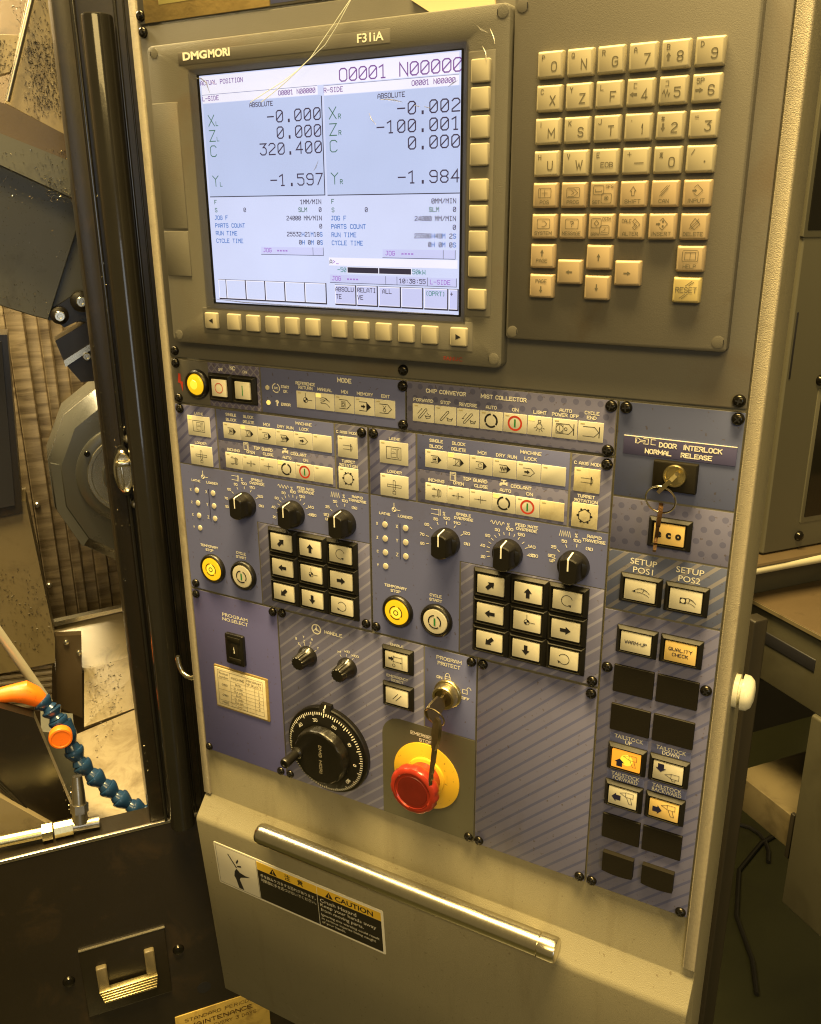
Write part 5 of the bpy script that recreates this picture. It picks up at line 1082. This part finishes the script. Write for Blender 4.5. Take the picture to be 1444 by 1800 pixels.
# ------------------------------------------------------------------ caution label on the sloping lower face of the cabinet
TL_ = math.atan2(17.3, 229.5)
def lf(u, s, d=0.0):                             # point on the lower face: s down the slope, d proud of it
    v0, h0 = -566.5, 17.2
    return (u, v0 + 3.4 - s * math.cos(TL_) - d * math.sin(TL_), h0 + .25 - s * math.sin(TL_) + d * math.cos(TL_))
def on_face(mb): mb.v = [lf(u, -v, h) for u, v, h in mb.v]; return mb
cl = thing('caution_label', 'crush hazard caution label in yellow, black and white on the cabinet front', 'label', lf(-423, 74))
part('label_sheet', on_face(MB().rbox(-520.2, -326.7, -74, -21.4, -.2, .30, .05, 1.5)), 'sign_white', cl)
part('black_field', on_face(MB().box(-467.6, -329.2, -71.6, -34.6, .1, .42)), 'sign_black', cl)
part('yellow_band', on_face(MB().box(-467.6, -398.3, -34.4, -24.6, .1, .42).box(-397.7, -329.2, -34.4, -24.6, .1, .42)), 'sign_yellow', cl)
part('divider', on_face(MB().box(-398.2, -397.8, -71.6, -34.6, .3, .5)), 'sign_white', cl)
mb = MB().stroke([(-518.2, -23.6), (-468.4, -23.6), (-468.4, -71.8), (-518.2, -71.8)], .35, .4, True)
mb.poly([(-504, -30.6), (-502.6, -30.4), (-493.6, -44.2), (-494.8, -45.2)], .42).poly([(-494.2, -37.2), (-491.4, -32.6), (-490.6, -34.6), (-493.2, -39.6)], .44).poly([(-493, -43.2), (-487.8, -41.6), (-488.4, -39.6), (-493.2, -41.4)], .46)
mb.poly([(-494.6, -45.8), (-490.4, -49.4), (-484.6, -50.6), (-478, -50.2), (-485.4, -53.2), (-490.6, -55.4), (-492.2, -58.4), (-488.2, -70.6), (-494.4, -70.4), (-496.8, -60.0), (-498.6, -56.2), (-497.4, -50)], .48)
part('pictogram', on_face(mb), 'ink', cl); mb = MB()
for x in (-448.3, -384.6): mb.poly([(x - 4.4, -33.4), (x + 4.4, -33.4), (x, -26.0)], .5)
part('warning_triangle', on_face(mb), 'ink', cl); mb = MB()
mb.text('注', -431.4, -29.6, 5.2, 6.4, .5, .02).text('意', -416.6, -29.6, 5.2, 6.4, .5, .02)
part('heading', on_face(mb), 'ink', cl); mb = MB().text('CAUTION', -357.6, -29.8, 5.6, 40.5, .5, .02, 'C', 0.0, True)
part('heading', on_face(mb), 'ink', cl)
mb = MB()
for x in (-448.3, -384.6): mb.box(x - .45, x + .45, -31.2, -28.4, .45, .58).box(x - .45, x + .45, -32.7, -31.9, .45, .58)
part('triangle_mark', on_face(mb), 'sign_yellow', cl)
mb = MB().text('手を挟みケガをする恐れがあります。', -432.2, -40.6, 3.0, 64, .5).text('可動部に手を近づけないでください。', -432.2, -46.4, 3.0, 64, .5)
for s_, y, W, H in (('Crush Hazard', -39.7, 39.6, 4.2), ('Keep your hands away', -45.2, 60.2, 3.8), ('from moving parts.', -51.0, 46.5, 3.8), ('Ignoring this warning could result', -57.2, 63.0, 2.8), ('in serious injuries being caught', -62.0, 59.0, 2.8), ('of your hands.', -66.6, 26.0, 2.8)): mb.text(s_, -395.3, y, H, W, .5, .0, 'L')
part('white_print', on_face(mb), 'sign_white', cl)
# ------------------------------------------------------------------ the lathe left of the cabinet (frame M: u along its front, v up, h out of its front)
def mthing(name, label, cat, o, group=None): return thing(name, label, cat, o, 'M', group)
mf = mthing('lathe_enclosure', 'black lower front panel of the lathe below the open door', 'machine panel', (60, -1450, -20))
part('front_panel', MB().rbox(-420, 330, -1450, -622.5, -34, 0, 1.5, .5), 'm_black', mf, (-40, -800, 0))
part('sill', MB().box(-420, 330, -632, -620.8, -26, -2.2), 'm_black', mf)
part('sill_edge', MB().rbox(-420, 330, -624, -620.2, -2.4, .8, .7, .3), 'steel', mf)
for a, v in ((-65.2, -794.3), (52.2, -795.5)):
    part('screw', MB().lathe(a, v, [(6.5, -.2), (6.5, .8), (5, 3.2), (2, 4)], 20), 'screw', mf)
part('hole', MB().lathe(76, -861.6, [(8, -.2), (8, .25)], 24), 'ink', mf)
lt = mthing('folding_handle', 'knurled folding handle on the black lower machine panel', 'handle', (-5, -815, 2))
part('back_plate', MB().rbox(-51, 40, -850, -757.5, -.3, 2.6, .6, 1), 'm_black', lt)
part('plate_edge', MB().box(-51, 40, -758.2, -757.2, 0, 3.0), 'steel', lt)
part('arm', MB().rbox(-36.5, -25, -815, -783, 2.4, 8.5, 1.5, 2), 'm_olive', lt); part('arm', MB().rbox(15, 26, -811, -779, 2.4, 8.5, 1.5, 2), 'm_olive', lt)
for i in range(5):
    part('grip_rib', MB().rbox(-36 + i * .9, 26.2 - i * .5, -813.4 - i * 3.1, -810.9 - i * 3.1, 6 + i * .6, 13 + i * .5, .8, .3), 'brass', lt)
ml = mthing('maintenance_label', 'stained yellow maintenance label below the black machine panel handle', 'label', (80, -950, 2))
part('label_sheet', MB().rbox(39.5, 150, -960, -891.5, -.2, 1.2, .1, 1), 'maint', ml, (95, -925, 0))
part('label_print', MB().text('STANDARD PERIODIC', 92, -901, 5, 84, 1.35).text('MAINTENANCE', 92, -911, 6.4, 76, 1.35, .02).text('INSPECT EVERY 3 DAYS', 92, -921, 5, 84, 1.35), 'key_brown', ml)

dp = mthing('door_post', 'black door post of the lathe beside the control cabinet', 'door post', (90, -621, -20))
part('jamb_face', MB().rbox(39, 53.5, -621, 420, -58, -3, 1.2, .6), 'm_black', dp, (46, -200, -20))
part('seal_strip', MB().rbox(53.2, 56.4, -621, 420, -40, 1.5, .8, .4), 'm_gloss', dp, (55, -200, 0))
part('post_body', MB().rbox(56.2, 340, -621, 420, -58, -6, 1.2, .6), 'm_black', dp, (160, -200, -20))
part('ridge', MB().rbox(86, 88.5, -621, 420, -7, -1.5, .8, .3), 'm_gloss', dp, (87, -200, 0)); part('ridge', MB().rbox(93.5, 95, -621, 420, -7, -4, .5, .3), 'm_gloss', dp, (94, -200, 0))
n = 40
gb = mthing('grab_bar', 'glossy black round grab bar standing on the door post', 'grab bar', (70.5, -621, 18))
LL = [[(70.5 + r * math.cos(2 * math.pi * j / n), v, 16 + r * math.sin(2 * math.pi * j / n)) for j in range(n)] for v, r in ((-618, 12.6), (145.5, 12.6), (147.2, 12.2), (147.9, 11.2))]
part('bar', MB().loft(LL), 'm_gloss', gb)
part('bracket', MB().rbox(64, 77, -520, -500, -6, 14, 1, 1), 'm_black', gb); part('bracket', MB().rbox(64, 77, 60, 80, -6, 14, 1, 1), 'm_black', gb)
la = mthing('door_latch', 'round chromed latch on the black door post', 'latch', (54, -227, 0))
part('latch_plate', MB().loft([[(52.5 + 9.5 * math.cos(a) , -227 + 24 * math.sin(a), hh) for a in [2 * math.pi * j / 36 for j in range(36)]] for hh in (0, 5)]), 'm_gloss', la)
part('latch_ring', MB().loft([[(52.5 + (8.2 + k_) * math.cos(a), -227 + (19.5 + k_) * math.sin(a), hh) for a in [2 * math.pi * j / 36 for j in range(36)]] for k_, hh in ((0, 5), (.9, 8), (-.6, 9.6), (-2.4, 8.6), (-2.6, 5.2))]), 'chrome', la)
part('latch_bolt', MB().rbox(49.5, 51.6, -243, -221, 5, 11, .6, .4), 'chrome', la); part('latch_lever', MB().rbox(47, 58.5, -222, -216.5, 5, 12, 1.5, 2), 'chrome', la)
for v in (-198, -261): part('nut', MB().lathe(59.6, v, [(4.0, 0), (4.0, 4), (2.6, 6.5), (1, 7)], 12), 'steel', la)

# interior
def slope(pts, th=12):
    # a sheet whose corners lie at different depths
    return MB().loft([[(x, y - th * .7, h - th * .7) for x, y, h in pts[::-1]], [(x, y, h) for x, y, h in pts[::-1]]])
def cover(name, label, cat, pts, b, th, m, rim=None):
    cx = sum(p[0] for p in pts) / len(pts); cy = sum(p[1] for p in pts) / len(pts)
    # orientation: outline anticlockwise seen from the front
    A = sum(pts[i][0] * pts[(i + 1) % len(pts)][1] - pts[(i + 1) % len(pts)][0] * pts[i][1] for i in range(len(pts)))
    if A < 0: pts = pts[::-1]
    k = .985
    inn = [(cx + (x - cx) * k, cy + (y - cy) * k) for x, y in pts]
    mb = MB().loft([[(x, y, -b - th) for x, y in pts], [(x, y, -b - 1.2) for x, y in pts], [(x, y, -b) for x, y in inn]])
    return solo(name, mb, m, label, cat, (cx, cy, -b), 'M')
solo('rear_wall', MB().box(-700, 330, -1100, 700, -700, -640), 'm_brown', 'dim brown rear wall inside the lathe', 'wall', (0, -1100, -640), 'M')
solo('cabin_side_wall', MB().box(-330, -300, -1100, 700, -640, -60), 'm_brown', 'dim side wall inside the lathe cabin', 'wall', (-310, -1100, -300), 'M')
cover('splash_guard', 'pale panel speckled with dark chips at the top of the lathe cabin', 'panel', [(-60, 164), (19.6, 166.1), (2.6, 132.6), (-60, 112)], 208, 14, 'm_beige')
cover('upper_cover', 'chip-speckled tan cover beside the door post, above the slanted beam', 'cover', [(36.2, 225), (49.7, 226), (62, 226), (62, 66), (-6.7, 102.6)], 200, 20, 'm_beige')
solo('trim_strip', MB().tube([(42, 225, -188), (-3.8, 103.7, -188)], 2.6, 10), 'steel', 'thin bright trim strip along the tan upper cover', 'trim', (20, 160, -188), 'M')
wb = mthing('slanted_beam', 'slanted brown and dark beam across the lathe cabin', 'beam', (0, 50, -180))
def pr(pts, b, th):
    A = sum(pts[i][0] * pts[(i + 1) % len(pts)][1] - pts[(i + 1) % len(pts)][0] * pts[i][1] for i in range(len(pts)))
    if A < 0: pts = pts[::-1]
    return MB().prism(pts, -b - th, -b)
part('beam_top', pr([(-90, 128), (-5.6, 100.8), (62, 66), (62, 42), (-90, 104)], 182, 40), 'm_brown', wb); part('beam_face', pr([(-90, 104), (62, 43), (62, 6), (-90, 80)], 172, 50), 'm_dark', wb)
cover('slide_cover', 'big dark slide cover dusted with bright chips', 'cover', [(-100, 85), (47.6, 16.3), (53.2, -4.6), (6.7, -111.3), (-7.3, -106.9), (-100, -70)], 232, 30, 'm_dark')
cover('side_cover', 'grey-green triangular cover right of the dark slide cover', 'cover', [(52.9, -2.3), (72, -57.7), (72, -120), (6.2, -113.5)], 246, 30, 'm_grey')
tb = mthing('tool_block', 'black tool block with two round bolts above the turret', 'tool block', (40, -185, -240))
part('block', pr([(10.9, -135.6), (78, -100), (80, -124), (17.4, -160.2)], 240, 40), 'm_black', tb); part('bright_band', pr([(17, -157.9), (80, -122), (80, -128.5), (17.9, -165.1)], 238, 30), 'turret_edge', tb)
part('lower_block', pr([(19, -163.5), (78, -129), (78, -184), (32.9, -184.4)], 244, 40), 'm_black', tb)
part('clamp', pr([(6, -104), (22, -121), (60, -105), (66, -86), (40, -84)], 236, 20), 'm_black', tb)
for a, v, r in ((18.8, -106.9, 9.5), (42.9, -92.6, 11.5)):
    w_ = part('bolt_washer', MB().lathe(a, v, [(r, -232), (r, -226), (r - 1.5, -225)], 28), 'm_black', tb); part('bolt_head', MB().lathe(a, v, [(5.6, -226), (5.6, -220), (4.8, -219), (2.6, -219), (2.2, -221)], 20), 'turret_edge', w_)
part('bolt_head', MB().lathe(42.1, -154.7, [(4.4, -246), (4.4, -236), (3.6, -235), (2.2, -235), (1.8, -237)], 20), 'turret_edge', tb)

tu = mthing('tool_turret', 'large grey polygonal tool turret with polished edges', 'turret', (80.5, -420, -360))
TA, TV = 80.5, -322.4
def ngon(r, hh, n=12, off=15): return [(TA + r * math.cos(math.radians(off + 360 / n * i)), TV - 8 + 1.24 * r * math.sin(math.radians(off + 360 / n * i)), hh) for i in range(n)]
part('turret_body', MB().loft([ngon(100, -430), ngon(100, -352), ngon(84, -331), ngon(70, -330)]), 'turret', tu)
part('face_ring', MB().lathe(TA, TV, [(66, -335), (66, -327), (64.5, -326), (52, -326), (51, -328.5)], 72), 'turret', tu)
part('bright_ring', MB().lathe(TA, TV, [(52.5, -333), (52.5, -325), (51.5, -324.2), (47.5, -324.2), (46.5, -326)], 72), 'turret_edge', tu)
part('hub', MB().lathe(TA, TV, [(45, -333), (45, -327), (34, -326), (33, -322), (20, -321)], 60), 'turret', tu)
for i in range(12):
    a0, a1 = math.radians(15 + 30 * i), math.radians(45 + 30 * i)
    p0 = (TA + 99.2 * math.cos(a0), TV - 8 + 123 * math.sin(a0)); p1 = (TA + 99.2 * math.cos(a1), TV - 8 + 123 * math.sin(a1))
    part('edge_line', MB().tube([(p0[0], p0[1], -352), (p1[0], p1[1], -352)], .9, 6), 'turret_edge', tu)
    if i in (5, 6): part('pocket_plate', pr([(TA + r * math.cos(a), TV - 8 + 1.24 * r * math.sin(a)) for r, a in ((97, a0), (97, a1), (79, a1), (79, a0))], 333, 6), 'm_dark', tu)
for a in (146, 262): part('face_bolt', MB().lathe(TA + 59 * math.cos(math.radians(a)), TV + 59 * math.sin(math.radians(a)), [(3.8, -327), (3.8, -323), (3, -322), (1.8, -322), (1.6, -324)], 16), 'screw', tu)

wc = mthing('way_cover', 'brown streaked way cover of upright metal slats behind the turret', 'way cover', (10, -586, -490))
edges = [-150, -118, -92, -70, -45.6, -22.6, -5.5, 8.6, 26, 44.4, 60.5, 78, 96, 116, 140]
for i in range(len(edges) - 1):
    z = -480 - (6 if i % 2 else 0)
    part('slat', MB().rbox(edges[i] + .5, edges[i + 1] - .3, -586, -60, -500, z, 1.5, .4), 'm_slat', wc, ((edges[i] + edges[i + 1]) / 2, -300 - 37 * i, -490))
for v in (-395, -520): part('rivet', MB().lathe(-40, v, [(4, -481), (4, -477), (2.4, -475.5)], 14), 'steel', wc)
ol = mthing('tailstock_cover', 'olive sheet cover with a dark square opening at the lathe cabin left', 'cover', (-70, -560, -300))
part('cover_sheet', pr([(-150, -343), (-46.9, -334.4), (-37.3, -526.6), (-41.4, -559), (-150, -562)], 300, 60), 'm_olive', ol)
part('opening_frame', pr([(-150, -130), (-39, -132), (-52, -346), (-150, -356)], 292, 60), 'm_black', ol); part('dark_opening', pr([(-150, -137.8), (-46, -139.2), (-59, -335.7), (-150, -342)], 289, 10), 'ink', ol)
lg = mthing('cabin_ledge', 'pale ledge with a bright rail below the slatted way cover', 'ledge', (10, -640, -420))
part('ledge_sheet', slope([(-41.9, -557.6, -420), (110, -549, -420), (110, -590, -350), (-6.4, -602.9, -350), (-44.6, -599.9, -350)]), 'm_beige', lg); part('ledge_rail', pr([(-42.6, -549.4), (110, -540), (110, -545), (-43.5, -556.4)], 408, 12), 'turret_edge', lg)
pl = mthing('dark_pillar', 'dark upright bracket with two bolts on the cabin ledge', 'bracket', (-25, -670, -345))
part('bracket_plate', pr([(-38.8, -539.5), (-5.0, -544.5), (-18.6, -671.0), (-48.6, -645.8)], 340, 14), 'm_brown', pl)
for a, v in ((-25.3, -550), (-11, -568.5)): part('bolt_head', MB().lathe(a, v, [(3.6, -341), (3.6, -336), (2.2, -335)], 14), 'turret_edge', pl)
solo('chip_pan', slope([(-7.8, -601.6, -348), (95, -588, -348), (95, -618, -262), (-17, -639.9, -262)]), 'm_beige', 'tan chip pan dotted with dark chips below the ledge', 'pan', (40, -620, -300), 'M')
solo('steel_pan', slope([(-29.3, -647.7, -260), (110, -613, -260), (110, -690, -60), (-28.9, -662, -60)]), 'm_sheet', 'bright steel pan behind the blue coolant hose', 'pan', (30, -650, -160), 'M')
cr = mthing('ribbed_plate', 'pale ribbed plate behind the orange nozzle', 'plate', (-90, -634, -335))
for i in range(8):
    v = -563 - 9.2 * i; part('rib', MB().tube([(-150, v + 1, -337), (-46 - i * 1.2, v - 8, -337)], 4.0, 8), 'm_sheet', cr)
part('rib_back', pr([(-150, -556), (-45.6, -565), (-55.2, -638), (-150, -634)], 337, 10), 'm_brown', cr)
lo = mthing('sloping_guard', 'dark sloping guard with parallel grooves in the lower left of the cabin', 'guard', (-70, -650, -70))
part('guard_sheet', pr([(-150, -450), (-61.4, -505.4), (-34, -650), (-59.7, -665), (-150, -470)], 70, 16), 'm_black', lo)
for i in range(3): part('guard_groove', MB().tube([(-150, -481 - 4 * i, -69), (-59 - 3 * i, -662 + 1.5 * i, -69)], 1.3, 8), 'm_gloss', lo)
cover('floor_sheet', 'oily pale sheet with a bolt below the sloping guard', 'sheet', [(-200, -480), (-57.8, -640.5), (-60.4, -668), (-200, -668)], 62, 10, 'm_beige')
cover('grey_box', 'grey metal box behind the orange valve cap', 'box', [(-64.4, -591.6), (-27.9, -604.7), (-40, -755.5), (-75.8, -700)], 190, 50, 'm_grey')
solo('steel_tube', MB().tube([(-130, -330, -150), (-49.5, -533.9, -150)], 5.2, 16), 'm_tube', 'straight steel coolant tube slanting down towards the orange nozzle', 'tube', (-49, -534, -150), 'M')
# coolant hose of blue ball segments
hz = [(-53.6, -497.5, -90), (-44.9, -507.8, -86), (-40.2, -518.4, -82), (-33.6, -534.3, -78), (-28.5, -554.7, -74), (-23.0, -572.5, -70), (-12.2, -588.0, -66), (-.2, -603.1, -62), (11, -617.8, -58), (24.4, -631.6, -54), (38.8, -640, -50), (54, -644, -48)]
hs = mthing('coolant_hose', 'jointed blue coolant hose running down to the door post', 'hose', (0, -620, -62))
for i in range(len(hz) - 1):
    p, q = Vector(hz[i]), Vector(hz[i + 1]); d = q - p; L_ = d.length
    st_ = [(0, 8.4), (.05, 10.4), (.16, 10.8), (.34, 9.8), (.55, 7.8), (.70, 6.4), (.8, 7.4), (.98, 8.6), (1.08, 7.2)]
    part('hose_segment', MB().tube([tuple(p + d * s_) for s_, _ in st_], [r for _, r in st_], 18), 'hose_blue', hs)
oz = mthing('orange_nozzle', 'orange nozzle at the upper end of the blue coolant hose', 'nozzle', (-60, -495, -90))
part('nozzle_body', MB().tube([(-112, -482, -90), (-80, -482.5, -90), (-68, -483.5, -90), (-60, -490, -90), (-54, -497, -90)], [6, 9.5, 12.2, 11, 8.6], 20), 'hose_orange', oz)
vc = mthing('valve_cap', 'round orange valve cap on the blue coolant hose', 'cap', (-38.5, -531.7, -62))
part('cap_disc', MB().lathe(-38.5, -531.7, [(11.8, -70), (12.2, -62), (11.6, -60.6), (9.8, -60.2), (9.2, -60.8)], 36), 'hose_orange', vc); part('valve_body', MB().tube([(-36, -524, -82), (-33, -536, -78)], 10.5, 20), 'hose_blue', vc)
ft = mthing('brass_fitting', 'brass pipe fittings lying along the machine sill', 'fitting', (-60, -611, -15))
part('pipe', MB().tube([(-160, -607, -17), (-68, -610.6, -17)], 6.6, 18), 'brass', ft)
part('nut', MB().tube([(-68, -610.6, -17), (-58, -611, -17)], 9.6, 6), 'brass', ft); part('union', MB().tube([(-56, -611, -17), (-38, -611.4, -17)], 8.6, 8), 'brass', ft); part('elbow', MB().tube([(-38, -611.4, -17), (-12, -613.5, -17)], 6.4, 16), 'steel', ft)
part('stub', MB().tube([(-30, -609, -18), (-29, -592, -20), (-28, -577, -24), (-27, -560, -28)], [8.6, 7.2, 6.4, 5], 14), 'steel', ft); part('nut', MB().tube([(-29.6, -598, -19), (-28.8, -589, -21)], 9.2, 6), 'steel', ft)

# scattered chips: nobody could count them
def chips(label, boxes, m, n, size, name='metal_chips'):
    mb = MB()
    for _ in range(n):
        x0, x1, y0, y1, hh = boxes[rnd.randrange(len(boxes))]
        x, y = rnd.uniform(x0, x1), rnd.uniform(y0, y1); a = rnd.uniform(0, 6.28); L_ = rnd.uniform(.4, 1) * size; w_ = rnd.uniform(.2, .45) * size * .55; z = hh + rnd.uniform(.1, .9)
        c, s_ = math.cos(a), math.sin(a); t1, t2 = rnd.uniform(-.5, .5), rnd.uniform(-.5, .5)
        mb.add([(x + c * L_, y + s_ * L_, z + t1), (x - s_ * w_, y + c * w_, z + .7), (x - c * L_, y - s_ * L_, z + t2), (x + s_ * w_, y - c * w_, z - .2)], [(0, 1, 2), (0, 2, 3)])
    return solo(name, mb, m, label, 'chips', (0, 0, 0), 'M', kind='stuff')
chips('dark chips stuck to the pale upper panels', [(-40, 18, 120, 162, -208), (12, 48, 90, 220, -200), (20, 50, 100, 160, -200)], 'chip_dark', 1300, 1.6)
chips('bright chips dusted over the beam and slide cover', [(-30, 44, 5, 60, -172), (20, 46, 10, 34, -172), (-60, 40, -60, 20, -232), (-60, 8, -106, -70, -232), (28, 50, 20, 60, -182)], 'chip', 900, 1.3)
chips('dark chips stuck to the olive tailstock cover', [(-100, -40, -540, -420, -300)], 'chip_dark', 190, 2.0)
chips('bright chips clinging to the door post edge', [(39.5, 44, -560, 60, -3), (53, 57, -300, 60, 1.5), (39, 60, -300, -180, -3)], 'chip', 300, 1.0)
chips('dirt and chips on the sill and the sloping guard', [(-110, 55, -633, -621, -6), (-45, -28, -660, -590, -68)], 'chip', 260, 1.8)
mb = MB()
for _ in range(520):
    f = rnd.random(); top = _ % 3
    x = rnd.uniform(-8, 80)
    if top: y, z = -598 - 34 * f, -348 + 86 * f
    else: y, z = -634 - 36 * f, -258 + 180 * f
    y += 1.6; a = rnd.uniform(0, 6.28); c, s_ = math.cos(a), math.sin(a); L_ = rnd.uniform(.8, 2.2); w_ = rnd.uniform(.4, .8)
    mb.add([(x + c * L_, y + .6 * s_ * L_ * .3, z + s_ * L_), (x - s_ * w_, y + .5, z + c * w_), (x - c * L_, y, z - s_ * L_), (x + s_ * w_, y - .2, z - c * w_)], [(0, 1, 2), (0, 2, 3)])
solo('metal_chips', mb, 'chip_dark', 'dark chips lying in the tan and steel pans', 'chips', (0, 0, 0), 'M', kind='stuff')
solo('cabin_floor', MB().box(-330, 330, -1110, -1090, -700, -34), 'm_brown', None, None, (0, 0, 0), 'M', kind='structure')

# ------------------------------------------------------------------ what stands right of the cabinet
rd = mthing('machine_door', 'grey sliding machine door with two dark windows, right of the cabinet', 'door', (1000, -436, -10))
part('door_sheet', MB().rbox(846, 1500, -436, 640, -40, 0, 3, 3), 'r_grey', rd)
for v0, v1, a0 in ((-25, 500, 850), (-392, -224, 910)):
    part('window_frame', MB().rbox(a0 - 6, 1500, v0 - 8, v1 + 6, -4, 1.2, .8, 2), 'r_grey', rd); part('window_pane', MB().rbox(a0, 1500, v0, v1, -3, 1.8, .3, 2), 'r_glass', rd)
for a, v in ((906, -418), (905, -207)): part('screw', MB().lathe(a, v, [(7, -.5), (7, 2), (5, 5), (2, 6)], 18), 'screw', rd)
part('slot', MB().rbox(852, 854.5, -202, -120, -1, .8, .2, .5), 'ink', rd)
solo('door_return', MB().rbox(640, 845, -436, 640, -90, -26, 2, 2), 'm_brown', 'dark brown door return between the cabinet and the grey door', 'panel', (740, -436, -60), 'M')
bl = mthing('machine_lip', 'pale rounded lip below the grey machine door', 'lip', (900, -470, 10))
part('lip_face', MB().rbox(640, 1500, -446, -438, -60, 20, 4, 3), 'm_brown', bl); part('lip_edge', MB().tube([(640, -449, 16), (870, -449, 16), (960, -447, 22), (1500, -450, 30)], 5.5, 14), 'r_light', bl)
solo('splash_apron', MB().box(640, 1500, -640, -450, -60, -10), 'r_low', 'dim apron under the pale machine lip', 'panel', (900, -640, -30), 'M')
cb = mthing('side_cabinet', 'low grey cabinet with a long dark slot, beyond the control cabinet', 'cabinet', (1000, -604, 120))
part('cabinet_top', MB().rbox(836, 1250, -502, -497, -8, 262, 1.5, 1), 'm_brown', cb)
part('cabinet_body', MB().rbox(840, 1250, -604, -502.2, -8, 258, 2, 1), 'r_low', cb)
part('dark_slot', MB().rbox(838.6, 842, -552, -534, 22, 116, .2, 6), 'ink', cb)
part('top_edge', MB().box(834.8, 836.4, -503, -498, -6, 260), 'm_olive', cb)
solo('black_post', MB().rbox(752, 774, -1450, -474, 78, 96, 2, 3), 'r_dark', 'slim black post close behind the cabinet flank', 'post', (764, -1450, 90), 'M')
lbm = mthing('floor_beam', 'dim tan beam with a bracket, low under the side cabinet', 'beam', (1000, -816, 100))
part('beam', MB().rbox(840, 1250, -818, -767, 10, 260, 2, 1), 'm_olive', lbm); part('bracket', MB().rbox(836, 842, -830, -760, 118, 124, .5, 1), 'r_dark', lbm)
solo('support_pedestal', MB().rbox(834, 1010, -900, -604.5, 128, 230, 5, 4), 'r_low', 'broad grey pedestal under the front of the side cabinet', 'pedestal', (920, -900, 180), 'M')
solo('shade_backdrop', MB().box(330, 2000, -1450, -470, -900, -860), 'r_dark', 'dark backdrop sheet added for the shade under the machine', 'machine body', (1000, -1450, -860), 'M')  # dark sheet added to stand in for the shade beneath the machine
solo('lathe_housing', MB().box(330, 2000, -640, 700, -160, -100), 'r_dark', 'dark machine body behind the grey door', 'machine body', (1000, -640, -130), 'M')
def cable(pts, label): solo('floor_cable', MB().tube(pts, 5, 8), 'cable', label, 'cable', pts[0], group='cables on the floor')
cable([(-165 + 70 * math.cos(a), -1444, -1330 - 110 * math.sin(a)) for a in [math.radians(20 * i) for i in range(14)]], 'black cable curled in a loop on the green floor')
cable([(-60, -1444, -1500), (-120, -1444, -1390), (-150, -1444, -1270), (-130, -1444, -1120), (-80, -1444, -1010), (-60, -1444, -930)], 'long black cable snaking over the green floor')
